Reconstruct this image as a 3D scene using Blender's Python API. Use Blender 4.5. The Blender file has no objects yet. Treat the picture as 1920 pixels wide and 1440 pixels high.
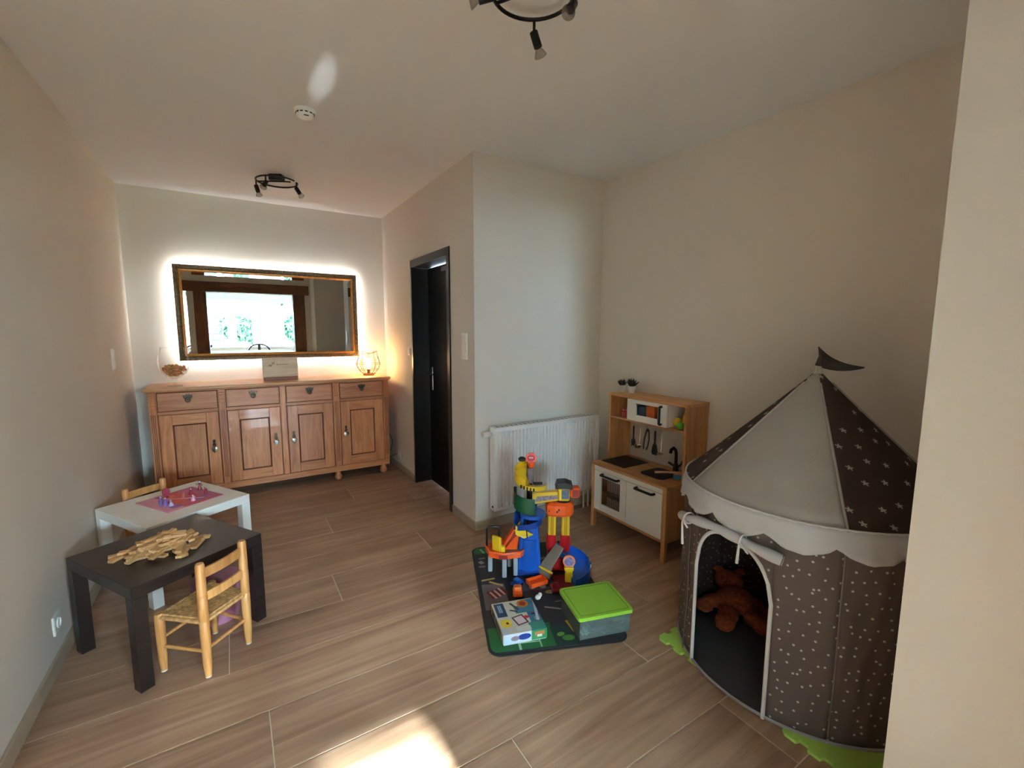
import bpy, bmesh, math, random
from mathutils import Vector, Matrix, Euler
random.seed(7)
scene = bpy.context.scene
C = scene.collection
PI = math.pi
R_ = math.radians
# ------------------------------------------------------------------ camera
F_PX, YAW, PITCH, ROLL = 839.42, -0.5589, -0.1190, 0.0024
CAMX, CAMY, CAMZ = 0.7207, 0.0, 1.46
cy, sy, cp, sp = math.cos(YAW), math.sin(YAW), math.cos(PITCH), math.sin(PITCH)
fwd = Vector((-sy * cp, cy * cp, sp)); rgt = Vector((cy, sy, 0)); upv = rgt.cross(fwd)
cr, sr = math.cos(ROLL), math.sin(ROLL)
rgt, upv = cr * rgt + sr * upv, -sr * rgt + cr * upv
cam_d = bpy.data.cameras.new('camera'); cam = bpy.data.objects.new('camera', cam_d); C.objects.link(cam)
cam_d.sensor_fit = 'HORIZONTAL'; cam_d.sensor_width = 36.0; cam_d.lens = F_PX / 1920 * 36
cam_d.clip_start = 0.02
cam.matrix_world = Matrix(((rgt.x, upv.x, -fwd.x, CAMX), (rgt.y, upv.y, -fwd.y, CAMY), (rgt.z, upv.z, -fwd.z, CAMZ), (0, 0, 0, 1)))
scene.camera = cam
# ------------------------------------------------------------------ view, world, sun
vs = scene.view_settings
vs.view_transform = 'Standard'; vs.look = 'None'; vs.gamma = 1.0; vs.exposure = 2.5; vs.use_curve_mapping = False
scene.cycles.use_denoising = True
scene.cycles.max_bounces = 12; scene.cycles.diffuse_bounces = 8; scene.cycles.glossy_bounces = 5
scene.cycles.transmission_bounces = 8; scene.cycles.transparent_max_bounces = 12
scene.cycles.sample_clamp_indirect = 6.0
scene.cycles.caustics_reflective = False; scene.cycles.caustics_refractive = False
world = bpy.data.worlds.new('sky'); scene.world = world; world.use_nodes = True
wb = world.node_tree.nodes['Background']; wb.inputs[0].default_value = (0.66, 0.83, 1.0, 1); wb.inputs[1].default_value = 58.0
sun_d = bpy.data.lights.new('sun', 'SUN'); sun = bpy.data.objects.new('sun', sun_d); C.objects.link(sun)
sun_d.energy = 34.0; sun_d.angle = R_(0.9); sun_d.color = (0.93, 0.97, 1.0)
sun.rotation_euler = Vector((0.0, 1.0, -0.306)).to_track_quat('-Z', 'Y').to_euler(); sun.location = (1, -9, 4)
def portal(name, loc, sx, sz, direction):
    l = bpy.data.lights.new(name, 'AREA'); o = bpy.data.objects.new(name, l); C.objects.link(o)
    l.shape = 'RECTANGLE'; l.size = sx; l.size_y = sz; l.cycles.is_portal = True
    o.location = loc; o.rotation_euler = Vector(direction).to_track_quat('-Z', 'Y').to_euler()
H, D, P, RY, W = 2.643, 4.932, 2.160, 2.796, 3.337      # ceiling, back wall, partition, radiator wall, right wall
XL, XR, YB = -1.4, 4.8, -4.6                            # room behind the camera
portal('portal_window_a', (.54, YB - .02, 1.57), 2.18, 1.26, (0, 1, 0))
portal('portal_window_b', (2.245, YB - .02, 1.57), .51, 1.26, (0, 1, 0))
# added spot lamp standing in for sunlight glinting up onto the ceiling
gl = bpy.data.lights.new('added_glint_spot', 'SPOT'); glo = bpy.data.objects.new('added_glint_spot', gl); C.objects.link(glo)
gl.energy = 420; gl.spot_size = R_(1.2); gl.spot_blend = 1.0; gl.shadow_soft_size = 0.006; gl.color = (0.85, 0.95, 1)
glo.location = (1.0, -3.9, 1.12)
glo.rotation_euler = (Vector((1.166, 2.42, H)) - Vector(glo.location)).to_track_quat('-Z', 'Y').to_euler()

# ------------------------------------------------------------------ materials
MATS = {}
def srgb(r, g, b):
    f = lambda c: (c / 255 / 12.92) if c / 255 <= 0.04045 else ((c / 255 + .055) / 1.055) ** 2.4
    return (f(r), f(g), f(b), 1)
def new_mat(name):
    m = bpy.data.materials.new(name); m.use_nodes = True
    nt = m.node_tree; b = nt.nodes['Principled BSDF']
    return m, nt, b
def mat(name, col, rough=0.5, metal=0.0, var=0.06, vscale=6.0, bump=0.0, bscale=60.0, spec=0.5, coat=0.0, trans=0.0, emit=None, estr=0.0, stretch=(1, 1, 1)):
    """principled material; colour gently varied by object-space noise"""
    if name in MATS: return MATS[name]
    m, nt, b = new_mat(name); MATS[name] = m
    c = srgb(*col)
    b.inputs['Roughness'].default_value = rough; b.inputs['Metallic'].default_value = metal
    b.inputs['Specular IOR Level'].default_value = spec
    b.inputs['Coat Weight'].default_value = coat; b.inputs['Transmission Weight'].default_value = trans
    tc = nt.nodes.new('ShaderNodeTexCoord'); mp = nt.nodes.new('ShaderNodeMapping'); mp.inputs['Scale'].default_value = stretch
    nt.links.new(tc.outputs['Object'], mp.inputs[0])
    if var > 0:
        n = nt.nodes.new('ShaderNodeTexNoise'); n.inputs['Scale'].default_value = vscale; n.inputs['Detail'].default_value = 3
        nt.links.new(mp.outputs[0], n.inputs['Vector'])
        r = nt.nodes.new('ShaderNodeValToRGB')
        r.color_ramp.elements[0].position = .3; r.color_ramp.elements[1].position = .7
        r.color_ramp.elements[0].color = tuple(max(0, x * (1 - var)) for x in c[:3]) + (1,)
        r.color_ramp.elements[1].color = tuple(min(1, x * (1 + var)) for x in c[:3]) + (1,)
        nt.links.new(n.outputs[0], r.inputs[0]); nt.links.new(r.outputs[0], b.inputs['Base Color'])
    else:
        b.inputs['Base Color'].default_value = c
    if bump > 0:
        n2 = nt.nodes.new('ShaderNodeTexNoise'); n2.inputs['Scale'].default_value = bscale; n2.inputs['Detail'].default_value = 2
        nt.links.new(mp.outputs[0], n2.inputs['Vector'])
        bp = nt.nodes.new('ShaderNodeBump'); bp.inputs['Strength'].default_value = bump; bp.inputs['Distance'].default_value = 0.004
        nt.links.new(n2.outputs[0], bp.inputs['Height']); nt.links.new(bp.outputs[0], b.inputs['Normal'])
    if emit:
        b.inputs['Emission Color'].default_value = srgb(*emit); b.inputs['Emission Strength'].default_value = estr
    return m
def wood(name, dark, light, axis=2, rough=0.45, scale=7.0, knots=True, rnd=True, stretch=11.0, coat=0.0, along=1.0):
    """wood grain running along an object axis; each object takes its own cut of the grain"""
    if name in MATS: return MATS[name]
    m, nt, b = new_mat(name); MATS[name] = m
    tc = nt.nodes.new('ShaderNodeTexCoord'); add = nt.nodes.new('ShaderNodeVectorMath'); add.operation = 'ADD'
    oi = nt.nodes.new('ShaderNodeObjectInfo'); mul = nt.nodes.new('ShaderNodeMath'); mul.operation = 'MULTIPLY'; mul.inputs[1].default_value = 37.0 if rnd else 0
    nt.links.new(oi.outputs['Random'], mul.inputs[0]); nt.links.new(tc.outputs['Object'], add.inputs[0]); nt.links.new(mul.outputs[0], add.inputs[1])
    mp = nt.nodes.new('ShaderNodeMapping'); s = [stretch] * 3; s[axis] = along; mp.inputs['Scale'].default_value = s
    nt.links.new(add.outputs[0], mp.inputs[0])
    n = nt.nodes.new('ShaderNodeTexNoise'); n.inputs['Scale'].default_value = scale * .35; n.inputs['Detail'].default_value = 8; n.inputs['Roughness'].default_value = .62; n.inputs['Distortion'].default_value = 1.1
    nt.links.new(mp.outputs[0], n.inputs['Vector'])
    n3 = nt.nodes.new('ShaderNodeTexNoise'); n3.inputs['Scale'].default_value = 2.2; n3.inputs['Detail'].default_value = 2
    nt.links.new(add.outputs[0], n3.inputs['Vector'])
    mx = nt.nodes.new('ShaderNodeMath'); mx.operation = 'MULTIPLY_ADD'; mx.inputs[1].default_value = .35
    nt.links.new(n3.outputs[0], mx.inputs[0]); nt.links.new(n.outputs[0], mx.inputs[2])
    r = nt.nodes.new('ShaderNodeValToRGB'); r.color_ramp.elements[0].position = .48; r.color_ramp.elements[1].position = .88
    r.color_ramp.elements[0].color = srgb(*dark); r.color_ramp.elements[1].color = srgb(*light)
    nt.links.new(mx.outputs[0], r.inputs[0])
    out = r.outputs[0]
    # per-object tone
    mr = nt.nodes.new('ShaderNodeMapRange'); mr.inputs['To Min'].default_value = .86; mr.inputs['To Max'].default_value = 1.12
    nt.links.new(oi.outputs['Random'], mr.inputs[0])
    tn = nt.nodes.new('ShaderNodeVectorMath'); tn.operation = 'SCALE'
    nt.links.new(out, tn.inputs[0]); nt.links.new(mr.outputs[0], tn.inputs['Scale']); out = tn.outputs[0]
    if knots:
        v = nt.nodes.new('ShaderNodeTexVoronoi'); v.inputs['Scale'].default_value = 58.0
        mp2 = nt.nodes.new('ShaderNodeMapping'); s2 = [1.5] * 3; s2[axis] = .8; mp2.inputs['Scale'].default_value = s2
        nt.links.new(add.outputs[0], mp2.inputs[0]); nt.links.new(mp2.outputs[0], v.inputs['Vector'])
        kr = nt.nodes.new('ShaderNodeValToRGB'); kr.color_ramp.elements[0].position = .03; kr.color_ramp.elements[1].position = .11
        kr.color_ramp.elements[0].color = (.32, .26, .22, 1); kr.color_ramp.elements[1].color = (1, 1, 1, 1)
        nt.links.new(v.outputs['Distance'], kr.inputs[0])
        mm = nt.nodes.new('ShaderNodeVectorMath'); mm.operation = 'MULTIPLY'
        nt.links.new(out, mm.inputs[0]); nt.links.new(kr.outputs[0], mm.inputs[1]); out = mm.outputs[0]
    nt.links.new(out, b.inputs['Base Color']); b.inputs['Roughness'].default_value = rough; b.inputs['Coat Weight'].default_value = coat
    bp = nt.nodes.new('ShaderNodeBump'); bp.inputs['Strength'].default_value = .12; bp.inputs['Distance'].default_value = .002
    nt.links.new(n.outputs[0], bp.inputs['Height']); nt.links.new(bp.outputs[0], b.inputs['Normal'])
    return m
def print_mat(name, base, shapes, rough=0.5, coord='Object'):
    """flat print: (kind, cx, cy, half_w, half_h, rot_deg, rgb) drawn in the object's own XY"""
    if name in MATS: return MATS[name]
    m, nt, b = new_mat(name); MATS[name] = m
    tc = nt.nodes.new('ShaderNodeTexCoord')
    cur = nt.nodes.new('ShaderNodeRGB'); cur.outputs[0].default_value = srgb(*base); out = cur.outputs[0]
    for k, x, y, hw, hh, rot, col in shapes:
        mp = nt.nodes.new('ShaderNodeMapping'); mp.vector_type = 'TEXTURE'
        mp.inputs['Location'].default_value = (x, y, 0); mp.inputs['Rotation'].default_value = (0, 0, R_(rot)); mp.inputs['Scale'].default_value = (hw, hh, 1e4)
        nt.links.new(tc.outputs[coord], mp.inputs[0])
        lt = nt.nodes.new('ShaderNodeMath'); lt.operation = 'LESS_THAN'; lt.inputs[1].default_value = 1.0
        if k == 'e':
            ln = nt.nodes.new('ShaderNodeVectorMath'); ln.operation = 'LENGTH'
            nt.links.new(mp.outputs[0], ln.inputs[0]); nt.links.new(ln.outputs['Value'], lt.inputs[0])
        else:
            ab = nt.nodes.new('ShaderNodeVectorMath'); ab.operation = 'ABSOLUTE'; nt.links.new(mp.outputs[0], ab.inputs[0])
            sx = nt.nodes.new('ShaderNodeSeparateXYZ'); nt.links.new(ab.outputs[0], sx.inputs[0])
            mxn = nt.nodes.new('ShaderNodeMath'); mxn.operation = 'MAXIMUM'
            nt.links.new(sx.outputs[0], mxn.inputs[0]); nt.links.new(sx.outputs[1], mxn.inputs[1]); nt.links.new(mxn.outputs[0], lt.inputs[0])
        mix = nt.nodes.new('ShaderNodeMix'); mix.data_type = 'RGBA'
        nt.links.new(lt.outputs[0], mix.inputs[0]); nt.links.new(out, mix.inputs[6]); mix.inputs[7].default_value = srgb(*col); out = mix.outputs[2]
    nt.links.new(out, b.inputs['Base Color']); b.inputs['Roughness'].default_value = rough
    return m
def glass_mat(name, tint=(245, 250, 248), rough=0.0, alpha=0.12):
    """thin clear glass: mostly see-through, with a fresnel sheen"""
    if name in MATS: return MATS[name]
    m, nt, b = new_mat(name); MATS[name] = m
    nt.nodes.remove(b); o = nt.nodes['Material Output']
    tr = nt.nodes.new('ShaderNodeBsdfTransparent'); tr.inputs[0].default_value = srgb(*tint)
    gs = nt.nodes.new('ShaderNodeBsdfGlossy'); gs.inputs['Roughness'].default_value = max(rough, .02)
    lw = nt.nodes.new('ShaderNodeLayerWeight'); lw.inputs[0].default_value = alpha
    mx = nt.nodes.new('ShaderNodeMixShader'); ml = nt.nodes.new('ShaderNodeMath'); ml.operation = 'MULTIPLY'; ml.inputs[1].default_value = .45; nt.links.new(lw.outputs['Fresnel'], ml.inputs[0]); nt.links.new(ml.outputs[0], mx.inputs[0])
    nt.links.new(tr.outputs[0], mx.inputs[1]); nt.links.new(gs.outputs[0], mx.inputs[2]); nt.links.new(mx.outputs[0], o.inputs[0])
    return m
def sheer_mat(name, col, through):
    if name in MATS: return MATS[name]
    m, nt, b = new_mat(name); MATS[name] = m
    nt.nodes.remove(b); o = nt.nodes['Material Output']
    tr = nt.nodes.new('ShaderNodeBsdfTransparent'); tl = nt.nodes.new('ShaderNodeBsdfTranslucent'); tl.inputs[0].default_value = srgb(*col)
    df = nt.nodes.new('ShaderNodeBsdfDiffuse'); df.inputs[0].default_value = srgb(*col)
    m1 = nt.nodes.new('ShaderNodeMixShader'); m1.inputs[0].default_value = .5
    nt.links.new(tl.outputs[0], m1.inputs[1]); nt.links.new(df.outputs[0], m1.inputs[2])
    m2 = nt.nodes.new('ShaderNodeMixShader'); m2.inputs[0].default_value = through
    nt.links.new(m1.outputs[0], m2.inputs[1]); nt.links.new(tr.outputs[0], m2.inputs[2]); nt.links.new(m2.outputs[0], o.inputs[0])
    return m
# ------------------------------------------------------------------ mesh helpers
class B:
    """collects shapes in one bmesh"""
    def __init__(s): s.bm = bmesh.new()
    def _mat(s, vs_, M):
        if M is not None: bmesh.ops.transform(s.bm, matrix=M, verts=vs_)
    def box(s, x0, x1, y0, y1, z0, z1, bev=0.0, M=None, seg=1):
        r = bmesh.ops.create_cube(s.bm, size=1.0); v = r['verts']
        bmesh.ops.transform(s.bm, matrix=Matrix.Translation(((x0 + x1) / 2, (y0 + y1) / 2, (z0 + z1) / 2)) @ Matrix.Diagonal((x1 - x0, y1 - y0, z1 - z0, 1)), verts=v)
        if bev > 0:
            es = list({e for q in v for e in q.link_edges})
            rr = bmesh.ops.bevel(s.bm, geom=es, offset=bev, segments=seg, profile=.5, affect='EDGES', clamp_overlap=True)
            v = list({q for f in rr['faces'] for q in f.verts} | {q for q in v if q.is_valid})
            v = s._island(v)
        s._mat(v, M); return s
    def _island(s, v):
        seen = set(v); st = list(v)
        while st:
            q = st.pop()
            for e in q.link_edges:
                o = e.other_vert(q)
                if o not in seen: seen.add(o); st.append(o)
        return list(seen)
    def cyl(s, a, b, r0, r1=None, n=16, caps=True):
        r1 = r0 if r1 is None else r1
        a, b = Vector(a), Vector(b); d = b - a
        q = d.to_track_quat('Z', 'Y').to_matrix()
        A = [s.bm.verts.new(a + q @ Vector((r0 * math.cos(2 * PI * i / n), r0 * math.sin(2 * PI * i / n), 0))) for i in range(n)]
        Bv = [s.bm.verts.new(b + q @ Vector((r1 * math.cos(2 * PI * i / n), r1 * math.sin(2 * PI * i / n), 0))) for i in range(n)]
        for i in range(n): s.bm.faces.new((A[i], A[(i + 1) % n], Bv[(i + 1) % n], Bv[i]))
        if caps: s.bm.faces.new(A[::-1]); s.bm.faces.new(Bv)
        return s
    def tube(s, pts, r, n=8, closed=False, caps=True):
        pts = [Vector(p) for p in pts]; m = len(pts); rings = []
        ref = None
        for i, p in enumerate(pts):
            if closed: t = pts[(i + 1) % m] - pts[i - 1]
            else: t = pts[min(i + 1, m - 1)] - pts[max(i - 1, 0)]
            t.normalize()
            if ref is None:
                ref = Vector((0, 0, 1)) if abs(t.z) < .9 else Vector((1, 0, 0))
            u = (ref - t * ref.dot(t))
            if u.length < 1e-6: u = t.orthogonal()
            u.normalize(); w = t.cross(u); ref = u
            rr = r[i] if isinstance(r, (list, tuple)) else r
            rings.append([s.bm.verts.new(p + rr * (u * math.cos(2 * PI * k / n) + w * math.sin(2 * PI * k / n))) for k in range(n)])
        for i in range(m if closed else m - 1):
            a, b = rings[i], rings[(i + 1) % m]
            for k in range(n): s.bm.faces.new((a[k], a[(k + 1) % n], b[(k + 1) % n], b[k]))
        if not closed and caps: s.bm.faces.new(rings[0][::-1]); s.bm.faces.new(rings[-1])
        return s
    def lathe(s, prof, n=24, c=(0, 0, 0), M=None):
        """profile of (r, z) turned round z"""
        c = Vector(c); rings = []; allv = []
        for r, z in prof:
            if r < 1e-6: v = [s.bm.verts.new(c + Vector((0, 0, z)))]
            else: v = [s.bm.verts.new(c + Vector((r * math.cos(2 * PI * i / n), r * math.sin(2 * PI * i / n), z))) for i in range(n)]
            rings.append(v); allv += v
        for a, b in zip(rings, rings[1:]):
            for i in range(n):
                j = (i + 1) % n
                if len(a) == 1 and len(b) == 1: continue
                if len(a) == 1: s.bm.faces.new((a[0], b[j], b[i]))
                elif len(b) == 1: s.bm.faces.new((a[i], a[j], b[0]))
                else: s.bm.faces.new((a[i], a[j], b[j], b[i]))
        s._mat(allv, M); return s
    def prism(s, poly, z0, z1, M=None, bev=0.0):
        a = [s.bm.verts.new((x, y, z0)) for x, y in poly]; b = [s.bm.verts.new((x, y, z1)) for x, y in poly]
        n = len(poly); fs = [s.bm.faces.new(a[::-1]), s.bm.faces.new(b)]
        for i in range(n): fs.append(s.bm.faces.new((a[i], a[(i + 1) % n], b[(i + 1) % n], b[i])))
        v = a + b
        if bev > 0:
            es = list(fs[1].edges)
            bmesh.ops.bevel(s.bm, geom=es, offset=bev, segments=2, profile=.5, affect='EDGES')
            v = s._island([q for q in v if q.is_valid])
        s._mat(v, M); return s
    def ball(s, c, r, sc=(1, 1, 1), sub=2, M=None):
        q = bmesh.ops.create_icosphere(s.bm, subdivisions=sub, radius=1.0)['verts']
        bmesh.ops.transform(s.bm, matrix=Matrix.Translation(c) @ Matrix.Diagonal((r * sc[0], r * sc[1], r * sc[2], 1)), verts=q)
        s._mat(q, M); return s
    def grid(s, rows):
        """surface through rows of points"""
        V = [[s.bm.verts.new(p) for p in row] for row in rows]
        for a, b in zip(V, V[1:]):
            for i in range(len(a) - 1): s.bm.faces.new((a[i], a[i + 1], b[i + 1], b[i]))
        return s
    def poly(s, pts): s.bm.faces.new([s.bm.verts.new(p) for p in pts]); return s
def part(name, b, m, parent=None, smooth=False, label=None, loc=None, rot=None, solid=0.0):
    bm = b.bm; bmesh.ops.recalc_face_normals(bm, faces=bm.faces)
    me = bpy.data.meshes.new(name); bm.to_mesh(me); bm.free()
    me.materials.append(m)
    if smooth:
        me.shade_smooth() if hasattr(me, 'shade_smooth') else None
        try: me.set_sharp_from_angle(angle=R_(38))
        except Exception: pass
    o = bpy.data.objects.new(name, me); C.objects.link(o)
    if parent is not None: o.parent = parent
    if loc is not None: o.location = loc
    if rot is not None: o.rotation_euler = rot
    if label: o['label'] = label
    if solid:
        md = o.modifiers.new('thickness', 'SOLIDIFY'); md.thickness = solid; md.offset = 0
    return o
def thing(name, label, cat, loc=(0, 0, 0), rz=0.0, group=None, kind=None):
    o = bpy.data.objects.new(name, None); C.objects.link(o); o.location = loc; o.rotation_euler = (0, 0, rz); o.empty_display_size = .05
    tag(o, label, cat, group, kind); return o
def tag(o, label, cat=None, group=None, kind=None):
    o['label'] = label
    if cat: o['category'] = cat
    if group: o['group'] = group
    if kind: o['kind'] = kind
    return o
def struct(name, b, m, label=None, parent=None, smooth=False):
    o = part(name, b, m, parent, smooth)
    if parent is None:
        o['kind'] = 'structure'
        if label: o['label'] = label
    return o
def dup(root, loc=None, rz=None, label=None, scale=None):
    r = root.copy(); C.objects.link(r)
    if loc is not None: r.location = loc
    if rz is not None: r.rotation_euler = (0, 0, rz)
    if label: r['label'] = label
    if scale: r.scale = scale
    for ch in list(root.children):
        c = ch.copy(); C.objects.link(c); c.parent = r
        for g in list(ch.children):
            d = g.copy(); C.objects.link(d); d.parent = c
    return r
Rz = lambda a: Matrix.Rotation(a, 4, 'Z')
Rx = lambda a: Matrix.Rotation(a, 4, 'X')
Ry = lambda a: Matrix.Rotation(a, 4, 'Y')
T = lambda x, y, z: Matrix.Translation((x, y, z))

# ------------------------------------------------------------------ room shell
M_wall = mat('wall_paint_warm_grey', (218, 211, 200), .85, var=.015, vscale=1.5, bump=.06, bscale=220)
M_wall2 = mat('wall_paint_toned_down', (206, 200, 192), .85, var=.015, vscale=1.5, bump=.06, bscale=220)  # same wall paint, darkened to offset the strong light on the wall end
M_ceil = mat('ceiling_paint', (222, 225, 228), .9, var=.01, vscale=1.2, bump=.04, bscale=180)
M_tile = wood('wood_look_tile', (142, 107, 82), (186, 150, 122), axis=0, rough=.42, scale=8, stretch=5.5, along=.35)
M_grout = mat('pale_grout', (212, 196, 177), .9)
M_skirt = mat('skirting_tile', (178, 160, 138), .5, var=.08, vscale=9)
b = B(); b.box(XL - .2, XR + .2, YB - .2, D + .2, -.12, -.0025)
floor = struct('floor', b, M_grout, 'wood-look tiled floor with pale joints')
y0, w_, L_ = 2.421, .298, 1.8
offs = {-6: .473, -5: 1.492, -4: .407, -3: .759, -2: 1.780, -1: .628, 0: 1.15, 1: 1.784, 2: .52, 3: 1.264, 4: .2, 5: 1.55, 6: 1.79, 7: .9, 8: .35, -7: 1.2, -8: .3, -9: .9}
g_ = .0040
for k in range(-9, 9):
    ya, yb = y0 + k * w_, min(y0 + (k + 1) * w_, D)
    if ya >= D: continue
    xm = P + .2 if ya > RY - .05 else W
    x = offs[k] - L_
    while x > 0: x -= L_
    while x < xm:
        xa, xb = max(x, 0.0), min(x + L_, xm)
        if xb - xa > .02:
            hx, hy = (xb - xa - g_) / 2, (yb - ya - g_) / 2
            o = part('plank', B().box(-hx, hx, -hy, hy, -.012, 0, .0012), M_tile, floor)
            o.location = ((xa + xb) / 2, (ya + yb) / 2, 0)
        x += L_
b = B(); b.box(XL, XR, YB, y0 - 9 * w_, -.012, 0.0)
part('rear_floor_covering', b, M_tile, floor)
b = B(); b.box(XL - .2, XR + .2, YB - .2, D + .2, H, H + .15); struct('ceiling', b, M_ceil, 'plain painted ceiling')
b = B(); b.box(-.18, 0, -.3, D + .2, 0, H); struct('wall_left', b, M_wall, 'long plain left wall')
b = B(); b.box(0, P + .2, D, D + .18, 0, H); struct('wall_back', b, M_wall, 'back wall behind the lit mirror')
DY0, DY1, DZ, DX = 3.19, 4.05, 2.09, P + .146            # doorway
b = B(); b.box(P, P + .2, RY, DY0, 0, H); b.box(P, P + .2, DY1, D, 0, H); b.box(P, P + .2, DY0, DY1, DZ, H)
struct('wall_middle', b, M_wall, 'wall with the black door')
b = B(); b.box(P + .2, W + .2, RY, RY + .2, 0, H); struct('wall_inner', b, M_wall, 'short wall behind the radiator')
b = B(); b.box(W, W + .2, -.3, RY, 0, H); struct('wall_right', b, M_wall, 'right wall behind the play kitchen')
PX, PY = 2.12, .375
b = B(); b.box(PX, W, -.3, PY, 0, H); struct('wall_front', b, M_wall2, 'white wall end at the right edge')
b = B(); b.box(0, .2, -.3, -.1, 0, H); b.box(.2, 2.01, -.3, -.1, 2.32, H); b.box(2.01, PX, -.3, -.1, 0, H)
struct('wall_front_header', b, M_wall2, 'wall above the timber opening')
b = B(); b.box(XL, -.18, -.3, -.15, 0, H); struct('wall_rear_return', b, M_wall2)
# skirting
def skirt(n, x0, x1, y0_, y1_): struct('baseboard_' + n, B().box(x0, x1, y0_, y1_, 0, .07, .002), M_skirt, 'tiled skirting board')
skirt('left', 0, .011, -.1, D); skirt('back', .011, P, D - .011, D)
skirt('middle', P - .011, P, DY1 + .005, D - .011); skirt('middle_corner', P - .011, P, RY - .011, DY0 - .005)
skirt('inner', P, W, RY - .011, RY); skirt('right', W - .011, W, PY, RY - .011)
# rear room
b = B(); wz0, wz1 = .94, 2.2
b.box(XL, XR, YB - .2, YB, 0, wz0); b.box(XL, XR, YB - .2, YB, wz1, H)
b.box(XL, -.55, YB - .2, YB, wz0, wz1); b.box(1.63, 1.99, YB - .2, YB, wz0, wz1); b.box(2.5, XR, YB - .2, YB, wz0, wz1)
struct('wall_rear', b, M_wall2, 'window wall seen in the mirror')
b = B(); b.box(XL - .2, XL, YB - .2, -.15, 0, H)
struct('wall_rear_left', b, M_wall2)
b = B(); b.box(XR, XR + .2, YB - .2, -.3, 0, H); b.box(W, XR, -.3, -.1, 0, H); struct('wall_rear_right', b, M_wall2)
M_wframe = mat('white_window_frame', (232, 232, 230), .4, var=.01)
M_pane = glass_mat('window_glass', (240, 250, 252), alpha=.08)
def window(n, x0, x1, bars, cross):
    e = bpy.data.objects.new('window_%d' % n, None); C.objects.link(e); e['kind'] = 'structure'; e['label'] = 'white framed window seen in the mirror'
    b = B(); t = .05
    b.box(x0, x1, YB - .12, YB - .06, wz0, wz0 + t); b.box(x0, x1, YB - .12, YB - .06, wz1 - t, wz1)
    for x in (x0, x1 - t): b.box(x, x + t, YB - .12, YB - .06, wz0, wz1)
    for x in bars: b.box(x - .03, x + .03, YB - .12, YB - .06, wz0 + t, wz1 - t)
    part('window_frame', b, M_wframe, e)
    b = B(); b.box(x0 + t, x1 - t, YB - .1, YB - .08, cross - .012, cross + .012)
    part('glazing_bar', b, M_wframe, e)
    xs = [x0 + t] + sum([[x - .03, x + .03] for x in bars], []) + [x1 - t]
    for a, c in zip(xs[::2], xs[1::2]): part('pane', B().box(a, c, YB - .092, YB - .088, wz0 + t, wz1 - t), M_pane, e)
    part('window_sill', B().box(x0 - .05, x1 + .05, YB - .06, YB + .1, wz0 - .03, wz0, .004), M_wframe, e)
window(1, -.55, 1.63, (.08, .70, 1.275), 1.63)
window(2, 1.99, 2.5, (), 1.63)
# roof timber frame round the opening behind the camera
M_oak = wood('oak_beam', (70, 38, 20), (130, 80, 45), axis=2, rough=.55, scale=6)
M_oakx = wood('oak_beam_lengthwise', (70, 38, 20), (130, 80, 45), axis=0, rough=.55, scale=6)
fr = thing('timber_opening_frame', 'brown oak beam and posts framing the opening, seen in the mirror', 'timber frame', (0, -.2, 0))
part('post', B().box(.2, .39, -.115, .115, 0, 2.14, .006), M_oak, fr); part('post', B().box(1.80, 2.01, -.115, .115, 0, 2.14, .006), M_oak, fr)
part('beam', B().box(.06, 2.09, -.125, .125, 2.14, 2.32, .008), M_oakx, fr)
# sheer panel and blind added to cut the sun through the rear window
pts = [(1.27 + .36 * i / 36, YB + .03 + .012 * math.sin(i * 1.1)) for i in range(37)]
o = part('sun_cutting_sheer', B().grid([[(x, y, z) for x, y in pts] for z in (.96, 2.24)]), sheer_mat('sheer_white', (225, 230, 232), .005), smooth=True)
tag(o, 'sheer white curtain added beside the window mullion to cut the sun', 'curtain')
bl = thing('sun_cutting_blind', 'white roller blind added at the top of the rear window to limit the sun patch', 'blind', (.5, YB + .02, 0))
part('fabric', B().grid([[(-1.05, 0, 1.84), (.76, 0, 1.84)], [(-1.05, 0, 2.22), (.76, 0, 2.22)]]), sheer_mat('blind_fabric', (225, 228, 230), .005), bl); part('bottom_bar', B().cyl((-1.05, 0, 1.84), (.76, 0, 1.84), .011, n=10), M_wframe, bl, True)
part('roller', B().cyl((-1.05, 0, 2.245), (.76, 0, 2.245), .024, n=14), M_wframe, bl, True)
# outdoors behind the windows
M_grass = mat('lawn', (122, 128, 100), .9, var=.2, vscale=8)
b = B(); b.box(-14, 14, -22, YB - .2, -.3, -.1); struct('ground_garden', b, M_grass, 'green garden ground outside the window')
M_leaf = mat('tree_leaves', (8, 44, 22), .7, var=.5, vscale=7); M_trunk = mat('bark', (80, 60, 44), .9, var=.25)
def tree(x, y, h, r, label):
    t = thing('garden_tree', label, 'tree', (x, y, -.1), group='trees outside the rear window')
    part('trunk', B().cyl((0, 0, 0), (.05, 0, h * .7), .09, .05, 10), M_trunk, t, True)
    b = B(); rnd = random.Random(int(x * 100 + y))
    for i in range(2200):
        u, v = rnd.uniform(0, 2 * PI), math.acos(rnd.uniform(-1, 1)); q = r * rnd.uniform(.55, 1) 
        c = Vector((q * math.sin(v) * math.cos(u), q * math.sin(v) * math.sin(u), h * .72 + .85 * q * math.cos(v)))
        s = rnd.uniform(.07, .13); M = T(*c) @ Euler((rnd.uniform(0, 6), rnd.uniform(0, 6), 0)).to_matrix().to_4x4()
        b.poly([M @ Vector(p) for p in ((-s, 0, 0), (0, -.45 * s, .1 * s), (s, 0, 0), (0, .45 * s, .1 * s))])
    part('crown', b, M_leaf, t)
tree(.95, -8.2, 2.3, .55, 'round leafy tree left of the mullion outside, in the mirror')
tree(1.75, -10.0, 2.2, .8, 'wide leafy tree right of the mullion outside, in the mirror')
tree(3.0, -8.6, 2.3, .7, 'leafy tree outside the far window, in the mirror')
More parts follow.
